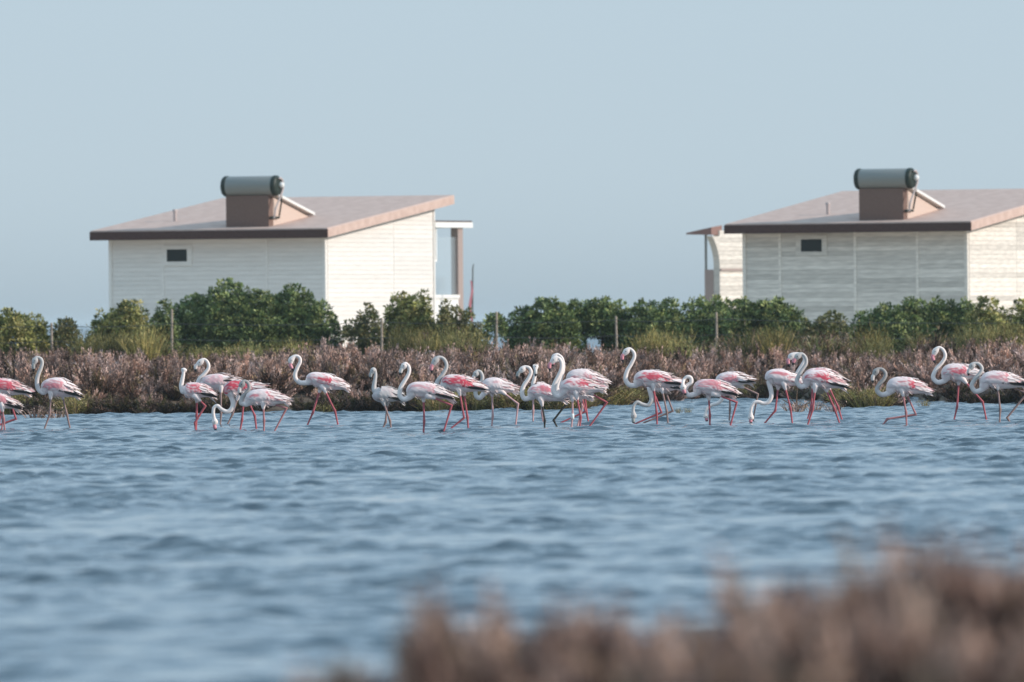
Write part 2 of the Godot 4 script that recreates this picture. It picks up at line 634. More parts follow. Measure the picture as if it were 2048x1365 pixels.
# solar water heater on the roof: block, drum, pipes and the sloping panel behind
func heater(label: String, h: Node3D, x: float) -> void:
	var t := thing("solar_water_heater", label, "water heater")
	t.transform = h.transform
	var z := 0.02
	var base := 3.43 - z * 0.11 + 0.19
	t.translate_object_local(V(x, base, z))
	var b := Surf.new()
	b.hexa([V(-1.18, 0.80, -0.28), V(0, 0.80, -0.28), V(0, 0.80, 0), V(-1.18, 0.80, 0), V(-1.18, -0.06, -0.28), V(0, -0.06, -0.28), V(0, -0.06, 0), V(-1.18, -0.06, 0)])
	obj("base_block", b.mesh(), M.block, t)
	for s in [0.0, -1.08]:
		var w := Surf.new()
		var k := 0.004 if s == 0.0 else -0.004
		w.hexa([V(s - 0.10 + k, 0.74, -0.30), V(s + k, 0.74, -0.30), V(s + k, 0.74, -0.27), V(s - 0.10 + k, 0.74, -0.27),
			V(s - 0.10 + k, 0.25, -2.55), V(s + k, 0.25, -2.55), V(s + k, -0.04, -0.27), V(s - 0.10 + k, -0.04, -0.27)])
		obj("side_wall", w.mesh(), M.sunlit_block, t)
	var p := Surf.new()
	p.hexa([V(-1.26, 0.86, -0.34), V(0.10, 0.86, -0.34), V(0.10, 0.80, -0.32), V(-1.26, 0.80, -0.32), V(-1.26, 0.38, -2.62), V(0.10, 0.38, -2.62), V(0.10, 0.31, -2.64), V(-1.26, 0.31, -2.64)])
	obj("solar_panel", p.mesh(), M.white, t)
	var d := Surf.new()
	var yc := 1.04
	d.tube([V(-1.22, yc, -0.12), V(0.16, yc, -0.12)], [0.25, 0.25], Color.WHITE, 28, V(0, 1, 0))
	obj("tank", d.mesh(), M.tank, t)
	for s in [-1.0, 1.0]:
		var c := Surf.new()
		var e := -1.22 if s < 0 else 0.16
		c.tube([V(e - s * 0.06, yc, -0.12), V(e - s * 0.05, yc, -0.12), V(e + s * 0.02, yc, -0.12), V(e + s * 0.06, yc, -0.12), V(e + s * 0.075, yc, -0.12)], [0.257, 0.262, 0.262, 0.235, 0.16], Color.WHITE, 28, V(0, 1, 0))
		obj("end_cap", c.mesh(), M.cap, t)
	var hose := Surf.new()
	var path := []
	var rad := []
	for k in 13:
		var a := PI * 0.62 - k * 0.22
		path.append(V(0.27, yc + 0.19 * sin(a), -0.12 - 0.19 * cos(a) * 1.0))
		rad.append(0.026)
	path.append(V(0.2, 0.45, 0.02))
	rad.append(0.026)
	path.append(V(0.14, 0.22, -0.02))
	rad.append(0.026)
	hose.tube(path, rad, Color.WHITE, 8, V(1, 0, 0))
	obj("pipe", hose.mesh(), M.pipe, t)
	var down := Surf.new()
	down.tube([V(0.22, yc - 0.18, -0.30), V(0.20, 0.62, -0.34), V(0.10, 0.28, -0.42)], [0.022, 0.022, 0.022], Color.WHITE, 8, V(1, 0, 0))
	obj("pipe", down.mesh(), M.cap, t)
	var cross := Surf.new()
	cross.tube([V(0.05, 0.24, 0.0), V(0.06, 0.24, -0.5)], [0.03, 0.03], Color.WHITE, 8, V(1, 0, 0))
	obj("pipe", cross.mesh(), M.cap, t)
	var knob := SphereMesh.new()
	knob.radius = 0.075
	knob.height = 0.15
	knob.radial_segments = 16
	knob.rings = 8
	obj("valve_cap", knob, M.white, t, Transform3D(Basis(), V(0.27, yc + 0.02, -0.2)))

func make_houses() -> void:
	var turn := deg_to_rad(-23.1)
	var h1 := house_base("shed_roof_house", "white boarded house on the left with a complete shed roof", 650.0, 285.4, turn)
	house(h1, "board", 1.85, 2.93, Vector2(1.35, 2.2), [0.0, 0.245, 0.73, 1.0], [0.0, 0.62, 1.0])
	heater("grey solar water heater on the roof of the left house", h1, -1.52)
	# porch behind the house, seen past its far corner
	var d := -6.84
	for q in [["porch_beam", V(-3.0, 3.62, d - 2.45), V(0.06, 3.76, d - 0.02), "white"], ["porch_roof", V(-3.1, 3.762, d - 2.5), V(0.02, 3.80, d - 0.02), "fascia"],
			["porch_post", V(-0.22, 0.0, d - 1.98), V(-0.02, 3.62, d - 1.66), "taupe"], ["porch_lintel", V(-0.9, 3.38, d - 1.66), V(-0.8, 3.62, d - 0.02), "fascia"],
			["parapet", V(-0.12, 0.0, d - 1.66), V(-0.02, 1.80, d - 0.02), "white"], ["parapet_cap", V(-0.16, 1.802, d - 1.66), V(0.02, 1.89, d - 0.02), "white"],
			["bracket", V(-0.10, 2.80, d - 0.34), V(-0.04, 3.62, d - 0.27), "white"], ["bracket", V(-0.10, 2.74, d - 0.34), V(-0.04, 2.80, d - 0.02), "white"]]:
		obj(q[0], box_mesh(q[1], q[2]), M[q[3]], h1)
	obj("glass_screen", box_mesh(V(-0.10, 1.892, d - 1.655), V(-0.085, 3.38, d - 0.03)), M.screen, h1)

	var h2 := house_base("shed_roof_house", "weathered grey boarded house on the right, cut by the edge", 1935.0, 281.6, turn)
	house(h2, "old_board", 1.80, 3.02, Vector2(1.95, 2.1), [0.0, 0.16, 0.5, 0.78, 1.0], [0.0, 0.5, 1.0])
	heater("grey solar water heater on the roof of the right house", h2, -1.66)

	# sunlit end of another house showing past the left corner of the right one
	var p := spot(1440.0, 640.0, 297.0)
	p.y = 0.45
	var e := thing("porch_house", "sunlit house end with a thin posted porch beside the right house", "house", p, turn)
	boarded(e, V(0, 0, 0), V(0, 0, -3.4), V(1, 0, 0), 3.52, 3.52, [0.0, 1.0], "old_board")
	obj("wall", box_mesh(V(-0.42, 0, -3.4), V(-0.17, 2.4, -3.25)), M.old_board_1, e)
	# fin that sweeps out under the canopy
	var fin := Surf.new()
	for k in 8:
		var f0 := k / 8.0
		var f1 := (k + 1) / 8.0
		var z0 := 0.5 * pow(f0, 2.2)
		var z1 := 0.5 * pow(f1, 2.2)
		fin.hexa([V(-0.16, 2.55 + 0.82 * f1, z1), V(0.012, 2.55 + 0.82 * f1, z1), V(0.012, 2.55 + 0.82 * f1, -0.01), V(-0.16, 2.55 + 0.82 * f1, -0.01),
			V(-0.16, 2.55 + 0.82 * f0, z0), V(0.012, 2.55 + 0.82 * f0, z0), V(0.012, 2.55 + 0.82 * f0, -0.01), V(-0.16, 2.55 + 0.82 * f0, -0.01)])
	obj("fin", fin.mesh(), M.old_board_1, e)
	var roof := Surf.new()
	roof.hexa([V(-0.66, 3.50, -0.4), V(-0.08, 3.66, -0.4), V(0.05, 3.60, 0.66), V(-0.66, 3.46, 0.66), V(-0.66, 3.44, -0.4), V(-0.08, 3.40, -0.4), V(0.05, 3.40, 0.66), V(-0.66, 3.42, 0.66)])
	obj("canopy", roof.mesh(), M.awning, e)
	obj("parapet", box_mesh(V(-0.42, 0, -0.2), V(-0.165, 2.5, 0.0)), M.taupe, e)
	obj("rail", box_mesh(V(0.03, 2.46, -3.4), V(0.06, 2.52, 0.02)), M.taupe, e)
	obj("post", box_mesh(V(-0.44, 2.5, -0.12), V(-0.39, 3.41, -0.07)), M.tank, e)

# ---------------------------------------------------------------- plants

# one saltbush: plumes that make up a dome, each of many thin sprigs with small upright leaves
func dry_shrub(r: RandomNumberGenerator, plumes: int, palette: Array, sprigs := 19) -> ArrayMesh:
	var s := Surf.new()
	for m in plumes * 4:
		var a := r.randf() * TAU
		var lean := 1.2 * sqrt(r.randf())
		var way := Vector3(cos(a) * sin(lean), cos(lean), sin(a) * sin(lean))
		var side := way.cross(Vector3(r.randf_range(-1, 1), 0.3, r.randf_range(-1, 1))).normalized() * r.randf_range(0.008, 0.016)
		var wood := Color(0.075, 0.052, 0.042) * r.randf_range(0.7, 1.5)  # woody stems, coloured dark to put shade into the lower core as well
		var foot := Vector3(r.randf_range(-0.12, 0.12), 0, r.randf_range(-0.12, 0.12))
		var i := s.vert(foot - side, wood)
		s.vert(foot + side, wood)
		s.vert(foot + way * r.randf_range(0.35, 0.7), wood)
		s.tri(i, i + 1, i + 2)
	for m in plumes:
		var a := r.randf() * TAU
		var lean := 1.15 * sqrt((m + 0.5) / plumes)
		var way := Vector3(cos(a) * sin(lean), cos(lean), sin(a) * sin(lean))
		var reach := r.randf_range(0.62, 1.0) * (1.0 - 0.14 * lean)
		var hue: Color = palette[r.randi() % palette.size()]
		for k in sprigs:
			var dir := (way + Vector3(r.randf_range(-1, 1), r.randf_range(-0.3, 0.8), r.randf_range(-1, 1)) * 0.34).normalized()
			var base := way * reach * r.randf_range(0.05, 0.62)
			var tip := base + dir * r.randf_range(0.18, 0.36) * reach
			var tint := hue * r.randf_range(0.75, 1.2)
			var side := dir.cross(Vector3(r.randf_range(-1, 1), 0.2, r.randf_range(-1, 1))).normalized()
			var i0 := s.vert(base - side * 0.008, tint * 0.7)
			s.vert(base + side * 0.008, tint * 0.7)
			s.vert(tip, tint * 0.7)
			s.tri(i0, i0 + 1, i0 + 2)
			var leaves := r.randi_range(8, 12)
			for q in leaves:
				var p := base.lerp(tip, (q + r.randf()) / leaves)
				var out := (dir * 0.9 + Vector3(r.randf_range(-1, 1), r.randf_range(-0.2, 0.9), r.randf_range(-1, 1)) * 0.7).normalized()
				var l := r.randf_range(0.04, 0.085)
				var b := out.cross(Vector3(r.randf_range(-1, 1), r.randf_range(-1, 1), r.randf_range(-1, 1))).normalized() * r.randf_range(0.008, 0.014)
				var c := tint * r.randf_range(0.75, 1.3)
				var i := s.vert(p, c)
				s.vert(p + out * l * 0.5 + b, c)
				s.vert(p + out * l, c)
				s.vert(p + out * l * 0.5 - b, c)
				s.quad(i, i + 1, i + 2, i + 3)
	return s.mesh()

func reed_tuft(r: RandomNumberGenerator, blades: int, palette: Array) -> ArrayMesh:
	var s := Surf.new()
	for k in blades:
		var a := r.randf() * TAU
		var base := Vector3(cos(a), 0, sin(a)) * r.randf() * 0.25
		var lean := r.randf() * 0.5
		var h := r.randf_range(0.4, 1.0)
		var dir := Vector3(cos(a) * sin(lean), cos(lean), sin(a) * sin(lean))
		var side := dir.cross(Vector3(r.randf_range(-1, 1), 0, r.randf_range(-1, 1))).normalized() * r.randf_range(0.006, 0.012)
		var c: Color = palette[r.randi() % palette.size()] * r.randf_range(0.75, 1.25)
		var bend := Vector3(cos(a), -0.3, sin(a)) * 0.12 * h
		var i := s.vert(base - side, c)
		s.vert(base + side, c)
		s.vert(base + dir * h * 0.6 - side, c)
		s.vert(base + dir * h * 0.6 + side, c)
		s.vert(base + dir * h + bend, c)
		s.quad(i, i + 1, i + 3, i + 2)
		s.tri(i + 2, i + 3, i + 4)
		# a few short side sprigs, so that the tuft reads as brush
		for q in 3:
			var p := base + dir * h * r.randf_range(0.4, 0.95)
			var o := Vector3(r.randf_range(-1, 1), r.randf_range(0.2, 1.2), r.randf_range(-1, 1)).normalized()
			var b := o.cross(dir).normalized() * 0.011
			var j := s.vert(p, c)
			s.vert(p + o * 0.06 + b, c)
			s.vert(p + o * 0.13, c)
			s.vert(p + o * 0.06 - b, c)
			s.quad(j, j + 1, j + 2, j + 3)
	return s.mesh()

func scatter(called: String, label: String, mesh: Mesh, places: Array, category: String) -> void:
	var mm := MultiMesh.new()
	mm.transform_format = MultiMesh.TRANSFORM_3D
	mm.use_colors = true
	mm.mesh = mesh
	mm.instance_count = places.size()
	for k in places.size():
		mm.set_instance_transform(k, places[k])
		var warm := rng.randf_range(-0.08, 0.08)
		var tone := rng.randf_range(0.42, 1.4)
		mm.set_instance_color(k, Color(tone * (1.0 + warm), tone, tone * (1.0 - warm)))
	var o := MultiMeshInstance3D.new()
	o.name = numbered(called, self)
	o.multimesh = mm
	o.material_override = M.twig
	o.set_meta("kind", "stuff")
	tag(o, label, category)
	add_child(o, true)

func place(p: Vector3, size: float, tall: float) -> Transform3D:
	return Transform3D(Basis.from_euler(Vector3(rng.randf_range(-0.12, 0.12), rng.randf() * TAU, rng.randf_range(-0.12, 0.12))).scaled(Vector3(size, tall, size)), p)

var dry_meshes := []
var dry_palette := [Color(0.39, 0.25, 0.20), Color(0.60, 0.42, 0.35), Color(0.24, 0.15, 0.115), Color(0.12, 0.077, 0.06), Color(0.33, 0.235, 0.14), Color(0.48, 0.325, 0.27)]
var gold_palette := [Color(0.34, 0.28, 0.10), Color(0.25, 0.22, 0.085), Color(0.40, 0.31, 0.14), Color(0.19, 0.18, 0.07)]
var shade_palette := [Color(0.12, 0.085, 0.065), Color(0.075, 0.055, 0.042), Color(0.17, 0.115, 0.09), Color(0.12, 0.10, 0.05), Color(0.22, 0.15, 0.12)]  # shade of the lower scrub put into the fringe colours
var near_palette := [Color(0.39, 0.255, 0.20), Color(0.53, 0.365, 0.29), Color(0.24, 0.15, 0.12), Color(0.13, 0.082, 0.067), Color(0.40, 0.28, 0.195)]
var olive_palette := [Color(0.22, 0.19, 0.075), Color(0.15, 0.145, 0.055), Color(0.28, 0.22, 0.11), Color(0.30, 0.21, 0.14), Color(0.11, 0.12, 0.045)]
var yellow_palette := [Color(0.32, 0.26, 0.09), Color(0.22, 0.19, 0.065), Color(0.36, 0.27, 0.13), Color(0.16, 0.15, 0.055), Color(0.26, 0.18, 0.11)]

func make_scrub() -> void:
	var r := RandomNumberGenerator.new()
	r.seed = 99
	for k in 4:
		dry_meshes.append(dry_shrub(r, 22, dry_palette))
	var lists := [[], [], [], []]
	# the dry scrub that covers the bank, row behind row
	var line_x := [-200, 100, 260, 340, 480, 560, 640, 720, 850, 1000, 1095, 1160, 1280, 1420, 1560, 1660, 1720, 1800, 1900, 2000, 2250]
	var line_y := [674, 676, 682, 690, 684, 676, 656, 666, 676, 672, 650, 672, 676, 668, 674, 676, 690, 684, 668, 652, 650]
	for k in 1150:
		var x := rng.randf_range(-15.5, 15.5)
		var near := shore(x)
		var dist := near + 0.1 + (249.0 - near) * pow(rng.randf(), 0.9)
		var s := dist - near
		var z := -dist
		var big := noise.get_noise_2d(x * 0.5 + 30.0, z * 0.3)
		var px := 1024.0 + x * FOCAL / dist
		var q := 0
		while q < line_x.size() - 2 and px > line_x[q + 1]:
			q += 1
		var top_px := lerpf(line_y[q], line_y[q + 1], clampf((px - line_x[q]) / (line_x[q + 1] - line_x[q]), 0.0, 1.0))
		var g := land_height(x, z)
		# the tops of the back rows make the outline; rows nearer the water are lower
		var tallest := spot(px, top_px, dist).y - g
		var tall := minf(rng.randf_range(0.55, 1.2) * (1.0 + 0.6 * big), tallest * rng.randf_range(0.86, 1.06))
		if s < 1.2:
			tall *= 0.75
		if tall < 0.3:
			continue
		var size := clampf(tall * rng.randf_range(0.8, 1.15), 0.5, 1.15)
		lists[rng.randi() % 4].append(place(Vector3(x, g - 0.04, z), size, tall))
	# a dense low fringe along the water's edge, its colours darkened for shade
	var fringe := []
	var wet := dry_shrub(r, 24, shade_palette)
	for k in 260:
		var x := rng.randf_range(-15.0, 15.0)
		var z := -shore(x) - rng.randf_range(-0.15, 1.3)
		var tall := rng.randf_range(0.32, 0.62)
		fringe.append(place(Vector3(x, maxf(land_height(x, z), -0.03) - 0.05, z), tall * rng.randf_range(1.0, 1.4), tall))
	scatter("waterline_fringe", "low scrub in painted shade tones along the water edge of the bank", wet, fringe, "scrub")
	for k in 4:
		scatter("dry_shrub_band", "pinkish brown dry scrub covering the whole lagoon bank", dry_meshes[k], lists[k], "scrub")
	# olive brush standing between the scrub and the green bushes
	var olive := reed_tuft(r, 150, olive_palette)
	var olive_round := dry_shrub(r, 18, olive_palette)
	var rounds := []
	var tan_places := []
	var places := []
	for q in [[120, 340, 700, 660], [330, 600, 705, 690], [760, 980, 690, 640], [1270, 1480, 690, 650], [1470, 1720, 690, 640], [1600, 1730, 700, 640], [1850, 2060, 690, 640], [1080, 1130, 680, 650]]:
		for k in int((q[1] - q[0]) / 9.0):
			var d := rng.randf_range(246.0, 252.0)
			var p := spot(rng.randf_range(q[0], q[1]), 660.0, d)
			var g := land_height(p.x, p.z)
			var t := spot(1024, rng.randf_range(q[3], q[2]), d).y
			var which := rng.randf()
			if which < 0.5:
				tan_places.append(place(Vector3(p.x, g - 0.02, p.z), rng.randf_range(0.7, 1.1), maxf(t - g, 0.5)))
			elif which < 0.65:
				places.append(place(Vector3(p.x, g - 0.02, p.z), rng.randf_range(0.8, 1.3), maxf(t - g, 0.5)))
			else:
				rounds.append(place(Vector3(p.x, g - 0.02, p.z), rng.randf_range(0.7, 1.1), maxf(t - g, 0.5)))
	var gold_places := []
	for q in [[170, 310, 645, 22], [375, 500, 680, 14], [560, 600, 672, 6], [800, 960, 642, 14], [1290, 1380, 655, 10], [1510, 1560, 650, 6], [1720, 1760, 645, 5], [1940, 2048, 645, 8]]:
		for k in q[3]:
			var d := rng.randf_range(245.0, 248.5)
			var p := spot(rng.randf_range(q[0], q[1]), 660.0, d)
			var g := land_height(p.x, p.z)
			gold_places.append(place(Vector3(p.x, g - 0.02, p.z), rng.randf_range(0.6, 1.0), maxf(spot(1024, q[2] + rng.randf_range(-14, 22), d).y - g, 0.4)))
	scatter("golden_reeds", "golden green reeds in patches behind the dry scrub", reed_tuft(r, 170, gold_palette), gold_places, "reeds")
	scatter("olive_brush", "olive and tan brush between the dry scrub and the green bushes", olive, places, "brush")
	scatter("dry_shrub_band", "tan and russet shrubs mixed into the olive brush before the hedge", dry_meshes[1], tan_places, "scrub")
	scatter("olive_brush", "rounded olive and tan bushlets between the scrub and the green bushes", olive_round, rounds, "brush")
	# yellow-green plants along the waterline
	var yellow := reed_tuft(r, 130, yellow_palette)
	places = []
	for q in [[20, 60, 14], [130, 190, 16], [640, 700, 3], [860, 1010, 50], [1010, 1270, 110], [1480, 1560, 10], [1680, 1750, 22], [1790, 1880, 6]]:
		for k in q[2]:
			var px := rng.randf_range(q[0], q[1])
			var x := spot(px, 820, 214.0).x
			var z := -shore(x) - rng.randf_range(-0.3, 0.9)
			places.append(place(Vector3(x, maxf(land_height(x, z), -0.02) - 0.02, z), rng.randf_range(0.5, 0.8), rng.randf_range(0.2, 0.48)))
	scatter("waterline_plants", "yellow green plants along the foot of the bank", yellow, places, "plants")

# a leafy bush: stems, and clumps of leaves set over several lobes
func bush(called: String, label: String, foot: Vector3, lobes: Array, palette: Array, density := 1.0, leaf := 0.078) -> void:
	var t := thing(called, label, "bush", foot)
	var s := Surf.new()
	var stems := Surf.new()
	for q in lobes:
		var c: Vector3 = q[0]
		var e: Vector3 = q[1]
		stems.tube([V(c.x * 0.4, -0.1, c.z * 0.4), V(c.x * 0.7, c.y * 0.5, c.z * 0.7 + 0.05), c], [0.05, 0.035, 0.015], Color.WHITE, 6)
		var clumps := int(150.0 * density * (e.x * e.y + e.y * e.z + e.x * e.z) / 0.5)
		for k in clumps:
			var y := rng.randf_range(-0.75, 1.0)
			var a := rng.randf() * TAU
			var u := Vector3(cos(a) * sqrt(1.0 - y * y), y, sin(a) * sqrt(1.0 - y * y))
			var depth := 1.0 - 0.6 * pow(rng.randf(), 1.6)
			var p := c + u * e * depth
			if p.y < 0.0:
				continue
			var size := rng.randf_range(0.09, 0.17)
			var tint: Color = palette[rng.randi() % palette.size()] * rng.randf_range(0.6, 1.4)
			var aim := (u + Vector3(0, 0.55, 0)).normalized()
			for l in rng.randi_range(20, 30):
				var o := (aim * 0.55 + Vector3(rng.randf_range(-1, 1), rng.randf_range(-1, 1), rng.randf_range(-1, 1))).normalized()
				var base := p + o * size * rng.randf_range(0.15, 0.6)
				var len := leaf * rng.randf_range(0.7, 1.3)
				var b := o.cross(Vector3(rng.randf_range(-1, 1), rng.randf_range(-1, 1), rng.randf_range(-1, 1))).normalized() * len * 0.24
				var col := tint * rng.randf_range(0.8, 1.25)
				var i := s.vert(base, col)
				s.vert(base + o * len * 0.5 + b, col)
				s.vert(base + o * len, col)
				s.vert(base + o * len * 0.5 - b, col)
				s.quad(i, i + 1, i + 2, i + 3)
	obj("stem", stems.mesh(), M.bark, t)
	var crown := obj("foliage", s.mesh(), M.leaf, t)
	crown.set_meta("kind", "stuff")

# lobes from the photograph's outline: [centre x, top y, width] in photo pixels
func outlined(called: String, label: String, dist: float, humps: Array, palette: Array, density := 1.0, leaf := 0.078) -> void:
	var mid: float = 0.0
	for q in humps:
		mid += q[0] / humps.size()
	var foot := spot(mid, 660.0, dist)
	foot.y = land_height(foot.x, foot.z)
	var lobes := []
	for q in humps:
		var top := spot(q[0], q[1], dist)
		var w: float = q[2] * dist / FOCAL * 0.5
		var tall := top.y - foot.y
		var hh: float = minf(q[3] * dist / FOCAL * 0.5, tall * 0.62) if q.size() > 3 else tall * 0.56
		lobes.append([V(top.x - foot.x, tall - hh, rng.randf_range(-0.25, 0.25)), V(w, hh, clampf(w, 0.3, 0.8))])
	bush(called, label, foot, lobes, palette, density, leaf)

func make_bushes() -> void:
	var deep := [Color(0.11, 0.15, 0.06), Color(0.155, 0.20, 0.07), Color(0.085, 0.12, 0.05), Color(0.23, 0.27, 0.10), Color(0.30, 0.32, 0.12)]
	var gold := [Color(0.36, 0.34, 0.11), Color(0.24, 0.24, 0.08), Color(0.14, 0.16, 0.055), Color(0.42, 0.36, 0.14)]
	var olive := [Color(0.17, 0.165, 0.065), Color(0.12, 0.13, 0.05), Color(0.23, 0.20, 0.085)]
	outlined("yellow_green_bush", "yellow green bush at the left edge behind the fence", 257.0, [[20, 622, 100], [66, 632, 60], [-40, 620, 110]], gold)
	outlined("small_bush", "small round bush beside the leftmost fence post", 257.5, [[130, 642, 60]], olive)
	outlined("golden_bush", "golden olive bush before the left corner of the left house", 256.0, [[215, 622, 70], [262, 603, 84], [235, 640, 120]], gold)
	outlined("dark_bush", "narrow dark bush between golden bush and the big green one", 257.0, [[330, 606, 46], [318, 630, 40]], deep)
	outlined("green_bush", "largest domed dark green bush in front of the left house", 258.0, [[390, 594, 120], [456, 563, 120], [520, 584, 120], [590, 575, 100], [632, 604, 90], [470, 610, 200], [560, 620, 190]], deep, 1.1)
	outlined("thin_bush", "thin gappy bush before the sunlit wall of the left house", 257.0, [[735, 606, 46], [712, 632, 56], [752, 640, 50]], olive, 0.6)
	outlined("clipped_bush", "rounded yellow lit bush below the porch of the left house", 257.5, [[800, 586, 60], [840, 584, 62], [822, 610, 100]], gold)
	outlined("porch_bush", "loose olive bush right of the rounded one under the porch", 257.0, [[895, 606, 46], [925, 614, 56], [900, 640, 110], [950, 650, 60]], olive, 0.8)
	outlined("spiky_bush", "small spiky bush wrapped around a fence post in the gap", 254.7, [[990, 632, 40, 44]], deep, 0.9)
	outlined("green_bush", "green bush starting the hedge right of the gap", 258.0, [[1052, 618, 90], [1095, 598, 100], [1120, 622, 90]], deep)
	outlined("green_bush", "green bush of the hedge with a pale gap below it", 258.5, [[1160, 604, 80, 80], [1205, 600, 90, 90], [1240, 606, 70]], deep)
	outlined("green_bush", "green bush in the middle of the hedge, left of the porch post", 258.0, [[1290, 600, 80], [1340, 603, 80], [1310, 626, 130]], deep)
	outlined("green_bush", "green bush below the little porch, with a fence post before it", 258.5, [[1395, 595, 84], [1440, 597, 80], [1420, 622, 130]], deep)
	outlined("green_bush", "tall rounded green bush at the left corner of the right house", 257.5, [[1490, 598, 80], [1540, 594, 90], [1585, 616, 70], [1530, 625, 150]], deep)
	outlined("low_bush", "low olive bush below the window of the right house", 257.0, [[1660, 624, 80], [1625, 640, 60]], olive, 0.8)
	outlined("green_bush", "green bush below the water heater of the right house", 258.0, [[1735, 622, 70], [1780, 606, 80], [1825, 598, 80], [1790, 630, 150]], deep)
	outlined("green_bush", "green bush at the corner where shade meets the sunlit wall", 258.5, [[1880, 600, 90], [1930, 604, 70], [1900, 628, 140]], deep)
	outlined("yellow_green_bush", "yellow green bush at the right edge before the sunlit wall", 257.5, [[1975, 598, 80], [2040, 600, 70], [2090, 600, 90], [2000, 632, 120]], gold, 0.8)

func make_fence() -> void:
	var t := thing("wire_fence", "wire fence on leaning wooden posts along the bank", "fence", V(0, 0, -254))
	var tops := []
	for q in [[-190, 640], [102, 646], [343, 619], [763, 636], [993, 624], [1232, 633], [1433, 625], [2120, 640]]:
		var p := spot(q[0], q[1], 254.0)
		var g := land_height(p.x, -254.0)
		var s := Surf.new()
		var lean := rng.randf_range(-0.03, 0.03)
		s.tube([V(p.x - lean, g - 0.2, 0), V(p.x, p.y - 0.02, 0), V(p.x, p.y, 0)], [0.03, 0.027, 0.022], Color.WHITE, 9)
		obj("post", s.mesh(), M.post, t)
		tops.append(Vector3(p.x, minf(p.y - 0.06, 1.66), 0.055))
	for level in [0.0, 0.35, 0.7]:
		for k in tops.size() - 1:
			var path := []
			var rad := []
			for q in 9:
				var f := q / 8.0
				path.append(tops[k].lerp(tops[k + 1], f) - Vector3(0, level + 0.05 * 4.0 * f * (1.0 - f), 0))
				rad.append(0.007)
			var s := Surf.new()
			s.tube(path, rad, Color.WHITE, 5)
			obj("wire", s.mesh(), M.wire, t)

func make_small_things() -> void:
	# red furled flag
	var p := spot(944.0, 640.0, 292.0)
	p.y = 0.4
	var f := thing("flag", "red flag hanging limp on a thin pole beside the porch", "flag", p)
	var s := Surf.new()
	s.tube([V(0, 0, 0), V(0.03, 2.6, 0), V(0.05, 2.72, 0)], [0.02, 0.018, 0.012], Color.WHITE, 8)
	obj("pole", s.mesh(), M.wire, f)
	var c := Surf.new()
	var rings := []
	var cols := []
	for k in 12:
		var y := 2.30 - k * 0.10
		var ring := PackedVector3Array()
		for j in 10:
			var a := TAU * j / 10.0
			var rr := (0.014 + 0.02 * sin(PI * (k + 0.6) / 12.6)) * (1.0 + 0.35 * sin(a * 3.0 + k * 0.4))
			ring.append(V(-0.02 + 0.03 * sin(k * 0.7) + rr * cos(a), y, rr * sin(a)))
		rings.append(ring)
		cols.append(Color.WHITE)
	c.loft(rings, cols)
	obj("cloth", c.mesh(), M.red_cloth, f)
	# drowned plants and driftwood standing in the shallows
	var r := RandomNumberGenerator.new()
	r.seed = 5
	var brown := reed_tuft(r, 60, dry_palette)
	var green := reed_tuft(r, 50, yellow_palette)
	for q in [["brown tuft of drowned stems left of the lone flamingo", 70, 838, 0.42, 0.24, 0], ["smaller brown tuft of drowned stems behind the lone flamingo", 112, 838, 0.36, 0.2, 0],
			["tiny green tuft in the water left of the preening flamingo", 1358, 828, 0.12, 0.13, 1], ["tiny green tuft in the water beside the preening flamingo", 1377, 828, 0.12, 0.13, 1],
			["green tuft in the inlet behind the grey headed flamingo", 1850, 815, 0.22, 0.16, 1], ["brown broken reeds between the feet of two flamingos", 1590, 826, 0.42, 0.22, 0], ["brown broken reeds left of the close pair's legs", 1625, 827, 0.34, 0.2, 0], ["brown broken reeds under the close pair", 1668, 826, 0.3, 0.2, 0]]:
		var yc: float = q[2] + (q[1] - 1024.0) * 0.0087 - 641.0
		var d := EYE * FOCAL / yc
		var at := spot(q[1], q[2], d)
		at.y = -0.02
		var o := obj("water_tuft", brown if q[5] == 0 else green, M.twig, self, Transform3D(Basis.from_euler(V(0, rng.randf() * TAU, 0)).scaled(V(q[3] * 1.6, q[4] * 1.3, q[3] * 1.6)), at))
		tag(o, q[0], "tuft")
	var at := spot(1580, 826, 205.0)
	at.y = 0.0
	var w := thing("dead_branch", "bare forked branch sticking out of the water", "branch", at)
	for q in [[V(0, -0.1, 0), V(0.10, 0.12, 0), V(-0.02, 0.26, 0.02)], [V(0.2, -0.1, 0), V(0.08, 0.08, 0), V(-0.14, 0.2, 0)], [V(0.15, -0.1, 0), V(0.12, 0.2, 0.03), V(0.14, 0.42, 0)], [V(0.1, 0, 0), V(0.3, 0.1, 0), V(0.42, 0.2, 0)]]:
		var b := Surf.new()
		b.tube(q, [0.022, 0.015, 0.006], Color.WHITE, 6)
		obj("limb", b.mesh(), M.bark, w)

# ---------------------------------------------------------------- flamingos

func leg_color(kind: String) -> Color:
	return {"red": Color(0.46, 0.12, 0.135), "pink": Color(0.47, 0.21, 0.21), "pale": Color(0.60, 0.36, 0.35), "brown": Color(0.34, 0.22, 0.20), "dark": Color(0.06, 0.055, 0.05)}[kind]

func feather(s: Surf, base: Vector3, dir: Vector3, side: Vector3, length: float, width: float, c: Color, droop := 0.15) -> void:
	var n := side.cross(dir).normalized()
	var prof := [0.45, 1.0, 0.95, 0.6, 0.08]
	var first := s.v.size()
	for k in 5:
		var f := k / 4.0
		var p := base + dir * length * f - Vector3(0, droop * length * f * f, 0)
		var w: Vector3 = side * width * 0.5 * prof[k]
		s.vert(p - w, c)
		s.vert(p + n * width * 0.10, c)
		s.vert(p + w, c)
	for k in 4:
		var a := first + k * 3
		s.quad(a, a + 1, a + 4, a + 3)
		s.quad(a + 1, a + 2, a + 5, a + 4)

